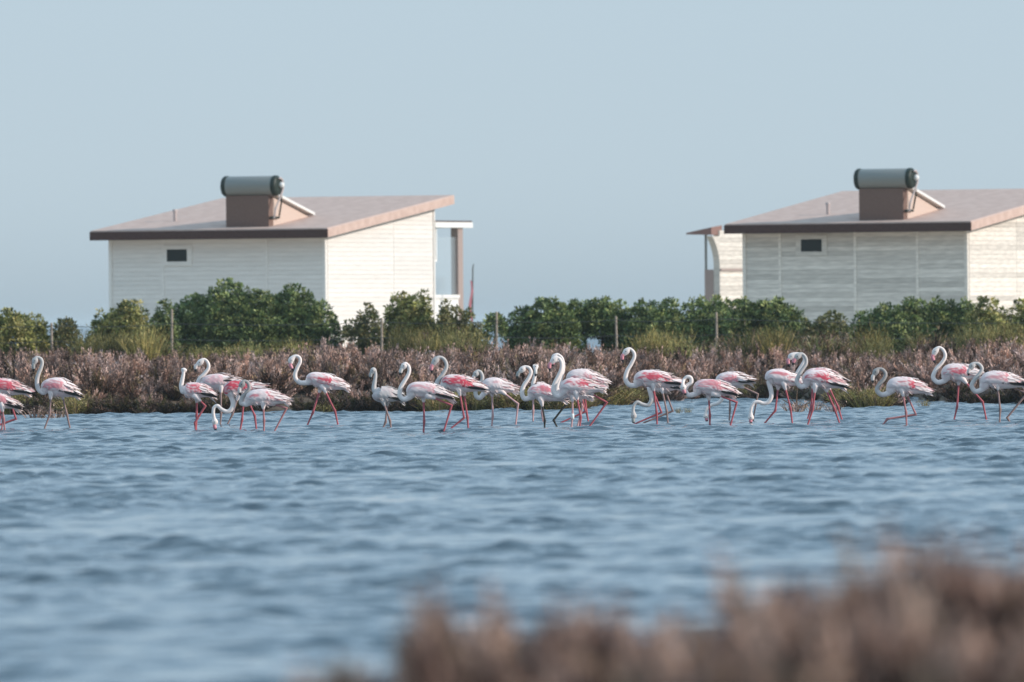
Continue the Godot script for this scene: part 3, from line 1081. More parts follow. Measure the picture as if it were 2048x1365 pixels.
# pose points lie in the bird's own side plane, metres, feet at y = 0
func flamingo(label: String, at: Vector3, tail: Vector3, mid: Vector3, hm: float, chest: Vector3, hc: float, neck: Array, head: Vector3, bend: Vector3, tip: Vector3, legs: Array, look: Dictionary) -> void:
	var t := thing("flamingo", label, "flamingo", at, 0.0, "flamingos wading in a row")
	var r := RandomNumberGenerator.new()
	r.seed = hash(label)
	var grey: float = look.get("grey", 0.0)
	var white := Color(0.90, 0.755, 0.71).lerp(Color(0.48, 0.45, 0.43), grey)
	var blush := Color(0.80, 0.57, 0.57)
	var nk: Color = {"": Color(0.86, 0.745, 0.69), "grey": Color(0.56, 0.51, 0.48), "dgrey": Color(0.38, 0.345, 0.325)}[look.get("neck", "")]
	var leg := leg_color(look.leg)
	# spine from tail to the base of the bill
	var front := head.lerp(bend, 0.55)
	var pts := [tail, tail.lerp(mid, 0.34), tail.lerp(mid, 0.70), mid, chest, chest.lerp(neck[0], 0.62)]
	var rad := [0.028, hm * 0.5, hm * 0.84, hm, hc, lerpf(hc, 0.05, 0.62)]
	var wid := [1.3, 0.95, 0.86, 0.82, 0.84, 0.9]
	var cols := [white, white, white, white, white.lerp(blush, 0.25), white]
	for k in neck.size():
		var f := float(k) / (neck.size() - 1)
		pts.append(neck[k])
		rad.append(lerpf(0.044, 0.0245, pow(f, 0.6)))
		wid.append(0.95)
		cols.append(white.lerp(nk, clampf(f * 2.5, 0, 1)))
	for q in [[head, 0.048, 0.8, nk], [front, 0.035, 0.8, nk], [head.lerp(bend, 0.7), 0.021, 0.8, nk]]:
		pts.append(q[0])
		rad.append(q[1])
		wid.append(q[2])
		cols.append(q[3])
	var body := Surf.new()
	var rings := []
	var tints := []
	var total := pts.size() - 1
	var per := 7
	const SIDES := 16
	var above := Vector3(0, 1, 0)
	var trunk := []   # [u at, centre, up, half height, half width] of the trunk, tail first
	for k in total * per + 1:
		var u := float(k) / per
		var p: Vector3 = curve(pts, u)
		var d: Vector3 = (curve(pts, minf(u + 0.15, total)) - curve(pts, maxf(u - 0.15, 0.0)))
		d = d.normalized()
		if Vector2(d.x, d.y).length() > 0.35:
			above = Vector3(d.y, -d.x, 0.0).normalized()
		var across := d.cross(above).normalized()
		var h: float = maxf(curve(rad, u), 0.008)
		var w: float = h * clampf(curve(wid, u), 0.7, 1.4)
		var c: Color = cols[int(u)].lerp(cols[mini(int(u) + 1, total)], u - int(u))
		var ring := PackedVector3Array()
		var tint := []
		var amp := 0.10 if u < 5.0 else 0.05
		for j in SIDES:
			var a := TAU * j / SIDES
			ring.append(p + above * (cos(a) * h) + across * (-sin(a) * w))
			var nz := noise.get_noise_3d(p.x * 9.0 + j * 0.35 + at.x, p.y * 9.0, sin(a) * 3.0)
			var cc := c * (1.0 + amp * 2.2 * nz)
			if u < 5.5:
				cc = cc.lerp(blush, clampf(noise.get_noise_3d(p.x * 4.0 + at.x * 3.0, cos(a) * 1.5, sin(a)) * 1.6 + 0.2, 0.0, 0.7) * (1.0 - grey))
			tint.append(cc)
		rings.append(ring)
		tints.append(tint)
		if u <= 5.0:
			trunk.append([u, p, above, h, w])
	body.loft(rings, tints)
	# legs grow out of feathered thighs; the shank carries on under the water
	for l in legs:
		var path := []
		var lr := []
		var lc := []
		var foot: Vector3 = l[l.size() - 1]
		feet.append(at + Vector3(foot.x, 0, foot.z))
		var last: Vector3 = (foot - l[l.size() - 2]).normalized()
		var hip: Vector3 = l[0]
		var down: Vector3 = (l[1] - hip).normalized()
		path.append(hip - down * 0.10 + Vector3(0, 0, -hip.z * 0.2))
		lr.append(0.062)
		lc.append(white)
		path.append(hip - down * 0.03)
		lr.append(0.044)
		lc.append(white)
		path.append(hip + down * 0.035)
		lr.append(0.024)
		lc.append(white)
		path.append(hip + down * 0.06)
		lr.append(0.0155)
		lc.append(leg)
		for k in range(1, l.size() - 1):
			var a: Vector3 = l[k - 1]
			var b: Vector3 = l[k]
			var c: Vector3 = l[k + 1]
			var kn: Color = leg * 0.82
			if k == 1:
				path.append(a.lerp(b, 0.6))
				lr.append(0.0135)
				lc.append(leg)
			path.append(b + (a - b).normalized() * 0.04)
			lr.append(0.0165)
			lc.append(leg)
			path.append(b)
			lr.append(0.0215)
			lc.append(kn)
			path.append(b + (c - b).normalized() * 0.045)
			lr.append(0.0165)
			lc.append(kn)
		path.append(l[l.size() - 2].lerp(foot, 0.6))
		lr.append(0.0135)
		lc.append(leg)
		path.append(foot)
		lr.append(0.014)
		lc.append(leg)
		var under := foot + Vector3(last.x * 0.6, -absf(last.y) - 0.25, 0).normalized() * 0.2
		path.append(under)
		lr.append(0.014)
		lc.append(leg * 0.8)
		path.append(under + Vector3(-0.07, -0.02, 0))
		lr.append(0.02)
		lc.append(leg * 0.8)
		body.tube(path, lr, lc, 8)
	# loose feathers on breast, belly and thighs
	for k in 16:
		var q: Array = trunk[int(lerpf(trunk.size() * 0.45, trunk.size() - 1, r.randf()))]
		var a := PI + r.randf_range(-1.1, 1.1)
		var p: Vector3 = q[1] + q[2] * cos(a) * q[3] * 0.95 + Vector3(0, 0, sin(a) * q[4] * 0.95)
		feather(body, p, Vector3(0.75, -0.55, sin(a) * 0.2).normalized(), Vector3(0, 0, 1), r.randf_range(0.05, 0.09), 0.035, white * r.randf_range(0.9, 1.1))
	obj("body", body.mesh(), M.plumage, t)

	# bill: bent in the middle, black at the tip
	var bl := Surf.new()
	var hue: Color = {"pink": Color(0.68, 0.27, 0.30), "pale": Color(0.66, 0.58, 0.54), "white": Color(0.68, 0.62, 0.58), "grey": Color(0.36, 0.35, 0.33)}[look.get("bill", "pink")]
	var bp := [head.lerp(bend, 0.62), head.lerp(bend, 0.9), bend.lerp(tip, 0.28), bend.lerp(tip, 0.62), tip]
	var br := [0.027, 0.029, 0.028, 0.020, 0.006]
	var path2 := []
	var rad2 := []
	var col2 := []
	for k in 17:
		var u := k / 4.0
		path2.append(curve(bp, u))
		rad2.append(maxf(curve(br, u), 0.004))
		col2.append(hue if u < 2.55 else Color(0.03, 0.028, 0.028))
	bl.tube(path2, rad2, col2, 10)
	obj("bill", bl.mesh(), M.bill, t)
	for z in [1.0, -1.0]:
		var e := SphereMesh.new()
		e.radius = 0.0085
		e.height = 0.017
		e.radial_segments = 8
		e.rings = 4
		obj("eye", e, M.eye, t, Transform3D(Basis(), head.lerp(bend, 0.18) + Vector3(0, 0.008, z * 0.034)))
	if look.has("ring"):
		var band := Surf.new()
		var l: Array = legs[0]
		var c: Vector3 = l[1]
		band.tube([c + V(0, 0.035, 0), c - V(0, 0.045, 0)], [0.027, 0.027], Color(0.8, 0.8, 0.78), 10)
		obj("leg_ring", band.mesh(), M.plumage, t)

	# folded wings: shells over the flanks, tail first along the trunk
	var red := Color(0.60, 0.075, 0.105).lerp(Color(0.70, 0.30, 0.33), 1.0 - look.red)
	for side in [1.0, -1.0]:
		var wing := Surf.new()
		const NU := 40
		const NV := 16
		var off := r.randf() * 50.0
		for iu in NU + 1:
			var f := float(iu) / NU          # 0 shoulder .. 1 tip
			var idx := (1.0 - f) * (trunk.size() - 4) + 1.0
			var q0: Array = trunk[int(idx)]
			var q1: Array = trunk[mini(int(idx) + 1, trunk.size() - 1)]
			var fr := idx - int(idx)
			var c: Vector3 = q0[1].lerp(q1[1], fr)
			var up: Vector3 = q0[2].lerp(q1[2], fr).normalized()
			var h := lerpf(q0[3], q1[3], fr)
			var w := lerpf(q0[4], q1[4], fr)
			h = maxf(h, 0.03)
			w = maxf(w, 0.035)
			# the wing is deepest behind the shoulder and narrows to the tip
			var span := sqrt(clampf(f / 0.16, 0.0, 1.0)) * (1.0 - 0.25 * f)
			var low := lerpf(0.85, 2.02, span)
			var high := lerpf(0.85, 0.12, span)
			for iv in NV + 1:
				var g := float(iv) / NV
				var a := lerpf(high, low, g)
				var edge := minf(minf(g, 1.0 - g) * 6.0, minf(f * 10.0, 1.0))
				# rows of coverts lap over each other towards the tail
				var row := fposmod(f * 9.0 + 0.22 * sin(g * 19.0 + off), 1.0)
				var lift := 0.002 + 0.012 * clampf(edge, 0.0, 1.0) + 0.005 * row
				var p := c + up * cos(a) * (h + lift) + Vector3(0, 0, side * sin(a) * (w + lift))
				p.y -= 0.014 * f * g
				var streak := noise.get_noise_3d(f * 6.0 + off, g * 17.0 + f * 5.0, at.x)
				var blot := noise.get_noise_3d(f * 13.0 + off, g * 9.0, at.x + 9.0)
				var col := white * (1.0 + 0.14 * streak)
				col = col.lerp(Color(0.80, 0.62, 0.62), clampf(0.6 * blot + 0.42 - 0.2 * f, 0.0, 0.75) * (1.0 - grey))
				var du: float = (f - look.pu) / (look.ru * 1.45)
				var dv: float = (g - look.pv) / (look.rv * 1.45)
				var m := clampf((1.0 - sqrt(du * du + dv * dv) + streak * 0.8 + blot * 0.5) * 1.7, 0.0, 1.0)
				if look.has("p2"):
					var s2: Array = look.p2
					var eu: float = (f - s2[0]) / s2[2]
					var ev: float = (g - s2[1]) / s2[3]
					m = maxf(m, clampf((1.0 - sqrt(eu * eu + ev * ev) + streak * 0.7) * 2.2, 0.0, 0.85))
				col = col.lerp(red * (1.0 + 0.25 * blot + 0.2 * streak), m * clampf(look.red + 0.25, 0.45, 1.0) * (1.0 - 0.6 * grey))
				if g > 0.90 and f > 0.42 and look.black > 0.2 and streak > -0.25:
					col = col.lerp(Color(0.03, 0.028, 0.03), clampf(look.black * 1.1, 0.0, 0.95))
				wing.vert(p, col)
		for iu in NU:
			for iv in NV:
				var a := iu * (NV + 1) + iv
				wing.quad(a, a + 1, a + NV + 2, a + NV + 1)
		obj("wing", wing.mesh(), M.plumage, t)
		# long loose feathers over the tail, some of them black flight feathers
		var plumes := Surf.new()
		var back := (tail - mid).normalized()
		for k in 22:
			var f := r.randf_range(0.42, 0.9)
			var idx := (1.0 - f) * (trunk.size() - 4) + 1.0
			var q: Array = trunk[int(idx)]
			var a := r.randf_range(0.05, 1.5)
			var h := maxf(q[3], 0.03) + 0.016
			var w := maxf(q[4], 0.035) + 0.016
			var p: Vector3 = q[1] + q[2] * cos(a) * h + Vector3(0, 0, side * sin(a) * w)
			var dir: Vector3 = (back + q[2] * r.randf_range(-0.05, 0.16) + Vector3(0, 0, -side * r.randf_range(0.0, 0.25))).normalized()
			var black: bool = a > 0.8 and f > 0.5 and r.randf() < look.black * 0.3
			var pale := white * r.randf_range(0.92, 1.12)
			if r.randf() < 0.2 * look.red:
				pale = pale.lerp(red, 0.5)
			feather(plumes, p, dir, (q[2] * sin(a) + Vector3(0, 0, -side * cos(a))).normalized(), r.randf_range(0.10, 0.185), r.randf_range(0.028, 0.045), Color(0.035, 0.03, 0.032) if black else pale, 0.12)
		for k in 9:
			var q: Array = trunk[int(lerpf(2, trunk.size() * 0.75, r.randf()))]
			var a := r.randf_range(0.0, 0.5)
			var p: Vector3 = q[1] + q[2] * cos(a) * (q[3] + 0.012) + Vector3(0, 0, side * sin(a) * (q[4] + 0.012))
			feather(plumes, p, (back + q[2] * r.randf_range(0.1, 0.42)).normalized(), Vector3(0, 0, 1), r.randf_range(0.05, 0.10), 0.034, white * r.randf_range(0.95, 1.12), 0.2)
		# ragged tail
		for k in 9:
			var up: Vector3 = trunk[2][2]
			var p: Vector3 = tail.lerp(mid, r.randf_range(0.06, 0.26)) + up * r.randf_range(-0.03, 0.035) + Vector3(0, 0, side * r.randf_range(0.0, 0.03))
			feather(plumes, p, (back + up * r.randf_range(-0.42, 0.3) + Vector3(0, 0, side * r.randf_range(-0.1, 0.3))).normalized(), (up + Vector3(0, 0, side * 0.7)).normalized(), r.randf_range(0.07, 0.14), 0.034, white * r.randf_range(0.95, 1.12), 0.2)
		if look.black > 0.3:
			for k in 5:
				var f := 0.62 + 0.06 * k
				var q: Array = trunk[int((1.0 - f) * (trunk.size() - 4) + 1.0)]
				var a := 1.75 - 0.05 * k
				var p: Vector3 = q[1] + q[2] * cos(a) * maxf(q[3], 0.03) + Vector3(0, 0, side * sin(a) * (maxf(q[4], 0.035) + 0.02))
				feather(plumes, p, (back + Vector3(0, 0.05, 0)).normalized(), q[2], r.randf_range(0.15, 0.2), 0.04, Color(0.03, 0.028, 0.03), 0.05)
		obj("plumes", plumes.mesh(), M.plumage, t).set_meta("kind", "stuff")

func make_near_bank() -> void:
	var land := obj("near_bank", grid(steps(-8, 8, 0.4), steps(-12, -44, 0.5), func(x, z): return clampf(0.35 + 0.1 * noise.get_noise_2d(x * 0.5, z * 0.5) - maxf(0.0, -z - 40.0) * 0.16, -0.3, 0.6)), M.soil)
	structure(land, "near bank of bare earth at the photographer's feet")
	var r := RandomNumberGenerator.new()
	r.seed = 3
	var near_meshes := []
	for k in 3:
		near_meshes.append(dry_shrub(r, 60, near_palette, 48))
	for q in [["out of focus brown shrub at lower middle, left end of the foreground clump", 905, 1215, 31.2, 0.20], ["lowest out of focus brown shrub at the bottom, left of the foreground clump", 745, 1345, 30.7, 0.22], ["out of focus brown shrub at bottom centre, low and rounded", 1150, 1235, 31.8, 0.26],
			["out of focus brown shrub between the two foreground peaks", 1310, 1275, 30.7, 0.26], ["out of focus brown shrub with a peak left of the tallest one", 1490, 1180, 31.2, 0.24], ["tallest out of focus brown shrub in the right foreground", 1800, 1112, 31.8, 0.24],
			["out of focus brown shrub just left of the tallest foreground peak", 1660, 1175, 30.1, 0.24], ["out of focus brown shrub in the lower right corner", 1990, 1140, 30.7, 0.28], ["out of focus brown shrub at bottom centre right", 1420, 1290, 30.1, 0.24], ["out of focus brown shrub at the bottom under the centre", 1010, 1290, 30.4, 0.26], ["out of focus brown shrub at the bottom right, before the tallest", 1850, 1270, 29.4, 0.26],
			["out of focus brown shrub at the bottom edge, under the low left dip", 860, 1290, 30.4, 0.24], ["out of focus brown shrub at the bottom edge under the middle hump", 1230, 1300, 30.1, 0.24], ["out of focus brown shrub low between the two right peaks", 1580, 1250, 29.9, 0.26], ["out of focus brown shrub under the second peak from the right", 1700, 1230, 29.6, 0.26], ["out of focus brown shrub right of the tallest foreground peak", 1910, 1160, 30.8, 0.24], ["out of focus brown shrub at the right edge, upper", 2070, 1150, 31.3, 0.24], ["out of focus brown shrub at the right edge, lower", 2030, 1280, 29.2, 0.26]]:
		var top := spot(q[1], q[2], q[3])
		var p := Vector3(top.x, 0.30, top.z)
		var o := obj("foreground_shrub", near_meshes[r.randi() % 3], M.twig, self, Transform3D(Basis.from_euler(V(0, r.randf() * TAU, 0)).scaled(V(q[4] * 2.5, (top.y - 0.30) * 1.40  , q[4] * 2.5)), p))
		tag(o, q[0], "shrub", "foreground shrubs")

func make_flamingos() -> void:
	flamingo("flamingo cut off by the left edge, its back highest, one red leg bent", Vector3(-7.96, 0, -178.66), V(0.345, 0.596), V(0.000, 0.690), 0.128, V(-0.261, 0.705), 0.117,
		[V(-0.385, 0.602), V(-0.470, 0.603), V(-0.508, 0.734), V(-0.468, 0.890), V(-0.414, 1.007), V(-0.420, 1.085), V(-0.479, 1.124)], V(-0.531, 1.086), V(-0.603, 1.008), V(-0.611, 0.917),
		[[V(-0.119, 0.548, 0.050), V(-0.095, 0.261, 0.045), V(-0.117, 0.000, 0.045)], [V(0.038, 0.533, -0.050), V(0.152, 0.187, -0.045), V(-0.175, 0.072, -0.045), V(-0.215, 0.014, -0.045)]],
		{"red": 0.85, "pu": 0.45, "pv": 0.62, "ru": 0.42, "rv": 0.36, "black": 0.5, "leg": "red"})
	flamingo("flamingo cut off by the left edge, lower back, black streak before its white tail", Vector3(-7.99, 0, -177.24), V(0.277, 0.373), V(0.000, 0.485), 0.106, V(-0.220, 0.506), 0.103,
		[V(-0.324, 0.417), V(-0.401, 0.430), V(-0.439, 0.547), V(-0.399, 0.676), V(-0.347, 0.792), V(-0.346, 0.883), V(-0.397, 0.922)], V(-0.449, 0.884), V(-0.515, 0.807), V(-0.522, 0.729),
		[[V(-0.040, 0.363, -0.050), V(0.043, 0.194, -0.045), V(0.015, 0.000, -0.045)], [V(0.038, 0.362, 0.050), V(0.056, 0.194, 0.045), V(0.073, 0.012, 0.045)]],
		{"red": 0.6, "pu": 0.4, "pv": 0.6, "ru": 0.36, "rv": 0.34, "black": 0.8, "leg": "pink"})
	flamingo("flamingo walking alone near the left edge, grey neck, black wing tip and thin pale legs", Vector3(-7.19, 0, -179.72), V(0.307, 0.546), V(0.000, 0.674), 0.152, V(-0.151, 0.676), 0.121,
		[V(-0.237, 0.598), V(-0.299, 0.640), V(-0.327, 0.746), V(-0.310, 0.863), V(-0.262, 0.981), V(-0.242, 1.060), V(-0.261, 1.123), V(-0.316, 1.149)], V(-0.350, 1.105), V(-0.383, 1.019), V(-0.373, 0.916),
		[[V(-0.106, 0.534, 0.050), V(-0.127, 0.245, 0.045), V(-0.209, 0.030, 0.045)], [V(0.071, 0.532, -0.050), V(0.141, 0.243, -0.045), V(0.193, 0.000, -0.045)]],
		{"red": 0.6, "pu": 0.3, "pv": 0.66, "ru": 0.34, "rv": 0.26, "black": 1, "leg": "brown", "neck": "grey", "bill": "grey"})
	flamingo("flamingo turned away with a thin upright neck, red flank with a black mark", Vector3(-4.90, 0, -175.85), V(0.236, 0.552), V(0.000, 0.629), 0.120, V(-0.129, 0.625), 0.113,
		[V(-0.202, 0.626), V(-0.223, 0.701), V(-0.205, 0.798), V(-0.189, 0.873), V(-0.185, 0.916)], V(-0.180, 0.942, -0.010), V(-0.193, 0.914, -0.050), V(-0.200, 0.871, -0.075),
		[[V(0.015, 0.484, -0.050), V(0.010, 0.247, -0.045), V(-0.000, 0.000, -0.045)], [V(0.042, 0.495, 0.050), V(0.148, 0.386, 0.045), V(-0.015, 0.129, 0.045), V(-0.005, 0.005, 0.045)]],
		{"red": 0.75, "pu": 0.5, "pv": 0.6, "ru": 0.3, "rv": 0.36, "black": 0.9, "leg": "red"})
	flamingo("white flamingo with a large pale bill held forward, standing behind the feeding bird", Vector3(-4.75, 0, -183.53), V(0.314, 0.701), V(0.000, 0.715), 0.129, V(-0.169, 0.706), 0.115,
		[V(-0.287, 0.656), V(-0.328, 0.690), V(-0.291, 0.780), V(-0.212, 0.858), V(-0.155, 0.947), V(-0.166, 1.031), V(-0.221, 1.080)], V(-0.280, 1.040), V(-0.366, 0.969), V(-0.356, 0.879),
		[[V(0.044, 0.597, 0.050), V(0.043, 0.204, 0.045), V(0.027, 0.000, 0.045)], [V(0.312, 0.460, -0.050), V(0.226, 0.191, -0.045), V(0.140, 0.024, -0.045)]],
		{"red": 0.3, "pu": 0.35, "pv": 0.62, "ru": 0.3, "rv": 0.3, "black": 0.15, "leg": "brown", "bill": "pale"})
	flamingo("deep red winged flamingo feeding with its head down in the water, neck in an S", Vector3(-4.18, 0, -175.22), V(0.354, 0.661), V(0.000, 0.664), 0.105, V(-0.161, 0.644), 0.116,
		[V(-0.146, 0.516), V(-0.125, 0.419), V(-0.158, 0.334), V(-0.223, 0.300), V(-0.303, 0.335), V(-0.367, 0.389), V(-0.421, 0.363), V(-0.434, 0.282), V(-0.422, 0.207)], V(-0.412, 0.148), V(-0.418, 0.073), V(-0.390, 0.003),
		[[V(0.036, 0.471, -0.050), V(0.006, 0.171, -0.045), V(-0.025, 0.005, -0.045)], [V(0.106, 0.471, 0.050), V(0.205, 0.234, 0.045), V(0.232, 0.000, 0.045)]],
		{"red": 1, "pu": 0.45, "pv": 0.5, "ru": 0.5, "rv": 0.5, "black": 0.1, "leg": "red", "bill": "pink"})
	flamingo("flamingo with a grey head and neck held low over its chest, back leg sharply bent", Vector3(-3.78, 0, -172.89), V(0.348, 0.465), V(0.000, 0.532), 0.125, V(-0.169, 0.518), 0.114,
		[V(-0.281, 0.432), V(-0.344, 0.450), V(-0.333, 0.530), V(-0.269, 0.603), V(-0.223, 0.677), V(-0.241, 0.751), V(-0.294, 0.781)], V(-0.326, 0.739), V(-0.378, 0.652), V(-0.353, 0.556),
		[[V(-0.012, 0.400, 0.050), V(-0.001, 0.178, 0.045), V(-0.005, 0.000, 0.045)], [V(0.126, 0.430, -0.050), V(0.342, 0.363, -0.045), V(0.156, 0.016, -0.045)]],
		{"red": 0.7, "pu": 0.72, "pv": 0.45, "ru": 0.2, "rv": 0.34, "p2": [0.2, 0.62, 0.12, 0.14], "black": 0.3, "leg": "pink", "neck": "dgrey", "bill": "pale"})
	flamingo("flamingo striding on two straight pink legs with its bill tucked to its neck", Vector3(-3.00, 0, -182.57), V(0.345, 0.602), V(0.000, 0.711), 0.130, V(-0.201, 0.752), 0.109,
		[V(-0.313, 0.697), V(-0.408, 0.698), V(-0.478, 0.760), V(-0.485, 0.849), V(-0.445, 0.949), V(-0.405, 1.033), V(-0.419, 1.103), V(-0.482, 1.126)], V(-0.546, 1.068), V(-0.565, 0.973), V(-0.496, 0.874),
		[[V(-0.091, 0.578, -0.050), V(-0.211, 0.210, -0.045), V(-0.299, 0.015, -0.045)], [V(-0.012, 0.571, 0.050), V(0.147, 0.241, 0.045), V(0.197, 0.000, 0.045)]],
		{"red": 0.95, "pu": 0.5, "pv": 0.68, "ru": 0.3, "rv": 0.2, "black": 0, "leg": "red", "bill": "pink"})
	flamingo("small greyish young flamingo with ruffled chest and crossed dark legs", Vector3(-1.94, 0, -177.05), V(0.189, 0.454), V(0.000, 0.526), 0.121, V(-0.135, 0.538), 0.121,
		[V(-0.210, 0.614), V(-0.214, 0.668), V(-0.203, 0.744), V(-0.191, 0.820), V(-0.195, 0.890)], V(-0.221, 0.909), V(-0.268, 0.842), V(-0.268, 0.766),
		[[V(-0.066, 0.402, 0.050), V(0.029, 0.125, 0.045), V(0.044, 0.000, 0.045)], [V(-0.012, 0.401, -0.050), V(-0.039, 0.104, -0.045), V(-0.086, 0.001, -0.045)]],
		{"red": 0.22, "pu": 0.6, "pv": 0.4, "ru": 0.2, "rv": 0.2, "black": 0.9, "leg": "brown", "neck": "grey", "bill": "grey", "grey": 0.75})
	flamingo("flamingo with white face and black bill tip, smooth pink shoulder, back leg bent", Vector3(-1.26, 0, -168.94), V(0.340, 0.524), V(0.000, 0.640), 0.116, V(-0.201, 0.647), 0.107,
		[V(-0.285, 0.534), V(-0.358, 0.509), V(-0.414, 0.571), V(-0.401, 0.680), V(-0.335, 0.793), V(-0.279, 0.896), V(-0.274, 0.984), V(-0.317, 1.039)], V(-0.344, 1.012), V(-0.393, 0.943), V(-0.411, 0.866),
		[[V(-0.063, 0.512, -0.050), V(-0.056, 0.181, -0.045), V(-0.068, 0.000, -0.045)], [V(0.071, 0.536, 0.050), V(0.355, 0.415, 0.045), V(0.230, 0.015, 0.045)]],
		{"red": 0.5, "pu": 0.62, "pv": 0.6, "ru": 0.26, "rv": 0.3, "p2": [0.2, 0.5, 0.16, 0.12], "black": 0.8, "leg": "red", "bill": "white"})
	flamingo("flamingo with the largest crimson wing of the flock and a black wing tip", Vector3(-0.80, 0, -173.98), V(0.350, 0.618), V(0.000, 0.706), 0.130, V(-0.181, 0.724), 0.115,
		[V(-0.293, 0.656), V(-0.360, 0.683), V(-0.340, 0.752), V(-0.254, 0.868), V(-0.205, 0.974), V(-0.236, 1.075), V(-0.310, 1.115)], V(-0.369, 1.069), V(-0.443, 0.963), V(-0.424, 0.864),
		[[V(-0.007, 0.568, 0.050), V(0.057, 0.184, 0.045), V(-0.176, 0.000, 0.045)], [V(0.057, 0.567, -0.050), V(0.107, 0.194, -0.045), V(0.119, 0.001, -0.045)]],
		{"red": 1, "pu": 0.5, "pv": 0.66, "ru": 0.52, "rv": 0.3, "black": 0.4, "leg": "red", "bill": "pink", "neck": "grey"})
	flamingo("whitish flamingo with a coiled neck behind the crimson winged bird", Vector3(-0.26, 0, -179.31), V(0.296, 0.565), V(0.000, 0.637), 0.129, V(-0.121, 0.634), 0.114,
		[V(-0.199, 0.509), V(-0.259, 0.449), V(-0.314, 0.483), V(-0.317, 0.565), V(-0.258, 0.663), V(-0.210, 0.761), V(-0.234, 0.849), V(-0.281, 0.874)], V(-0.310, 0.834), V(-0.354, 0.776), V(-0.339, 0.727),
		[[V(-0.061, 0.519, -0.050), V(-0.054, 0.157, -0.045), V(-0.071, 0.003, -0.045)], [V(0.120, 0.528, 0.050), V(0.346, 0.351, 0.045), V(0.305, 0.000, 0.045)]],
		{"red": 0.4, "pu": 0.72, "pv": 0.6, "ru": 0.13, "rv": 0.16, "p2": [0.35, 0.5, 0.1, 0.1], "black": 0.25, "leg": "pale", "neck": "grey", "bill": "pale"})
	flamingo("flamingo left of the middle pair, black tipped grey bill and blackish legs", Vector3(0.51, 0, -176.75), V(0.302, 0.433), V(0.000, 0.539), 0.132, V(-0.162, 0.540), 0.117,
		[V(-0.255, 0.460), V(-0.323, 0.449), V(-0.361, 0.531), V(-0.334, 0.650), V(-0.263, 0.757), V(-0.219, 0.854), V(-0.245, 0.925), V(-0.305, 0.944)], V(-0.345, 0.911), V(-0.419, 0.845), V(-0.442, 0.753),
		[[V(-0.055, 0.377, 0.050), V(-0.012, 0.106, 0.045), V(-0.016, 0.000, 0.045)], [V(0.205, 0.439, -0.050), V(0.339, 0.379, -0.045), V(0.126, 0.110, -0.045), V(0.171, 0.023, -0.045)]],
		{"red": 0.65, "pu": 0.45, "pv": 0.55, "ru": 0.32, "rv": 0.24, "black": 0.25, "leg": "dark", "bill": "grey"})
	flamingo("slim flamingo seen head on, upright neck rising behind another bird", Vector3(0.45, 0, -185.55), V(0.158, 0.482), V(0.000, 0.540), 0.111, V(-0.068, 0.540), 0.104,
		[V(-0.096, 0.575), V(-0.110, 0.632), V(-0.092, 0.711), V(-0.077, 0.790), V(-0.070, 0.870)], V(-0.067, 0.921), V(-0.070, 0.830, 0.050), V(-0.066, 0.750, 0.050),
		[[V(-0.109, 0.450, -0.050), V(-0.114, 0.189, -0.045), V(-0.118, 0.013, -0.045)], [V(0.033, 0.449, 0.050), V(0.028, 0.153, 0.045), V(0.048, 0.000, 0.045)]],
		{"red": 0.1, "pu": 0.5, "pv": 0.5, "ru": 0.2, "rv": 0.2, "black": 0.1, "leg": "pale", "bill": "white"})
	flamingo("front flamingo of the middle pair, hot pink bill and one long bent red leg", Vector3(1.02, 0, -174.34), V(0.384, 0.599), V(0.000, 0.640), 0.130, V(-0.171, 0.642), 0.119,
		[V(-0.284, 0.515), V(-0.348, 0.505), V(-0.395, 0.590), V(-0.368, 0.702), V(-0.308, 0.819), V(-0.266, 0.931), V(-0.269, 1.027), V(-0.316, 1.088)], V(-0.374, 1.063), V(-0.454, 0.980), V(-0.441, 0.873),
		[[V(-0.033, 0.491, 0.050), V(0.023, 0.176, 0.045), V(0.007, 0.000, 0.045)], [V(0.180, 0.537, -0.050), V(0.427, 0.396, -0.045), V(0.149, 0.020, -0.045)]],
		{"red": 0.85, "pu": 0.55, "pv": 0.5, "ru": 0.24, "rv": 0.26, "p2": [0.2, 0.45, 0.07, 0.12], "black": 0.15, "leg": "red", "bill": "pink"})
	flamingo("rear flamingo of the middle pair, head hidden, raised red foot behind", Vector3(1.14, 0, -181.15), V(0.332, 0.663), V(0.000, 0.766), 0.116, V(-0.166, 0.750), 0.111,
		[V(-0.251, 0.635), V(-0.323, 0.608), V(-0.378, 0.664), V(-0.364, 0.758), V(-0.332, 0.863), V(-0.324, 0.962), V(-0.350, 1.062), V(-0.413, 1.116)], V(-0.461, 1.083), V(-0.510, 1.017), V(-0.511, 0.942),
		[[V(-0.001, 0.649, -0.050), V(0.034, 0.217, -0.045), V(0.074, 0.000, -0.045)], [V(-0.079, 0.650, 0.050), V(0.017, 0.206, 0.045), V(-0.367, 0.034, 0.045)]],
		{"red": 0.6, "pu": 0.7, "pv": 0.75, "ru": 0.26, "rv": 0.2, "p2": [0.15, 0.8, 0.12, 0.14], "black": 0.3, "leg": "red"})
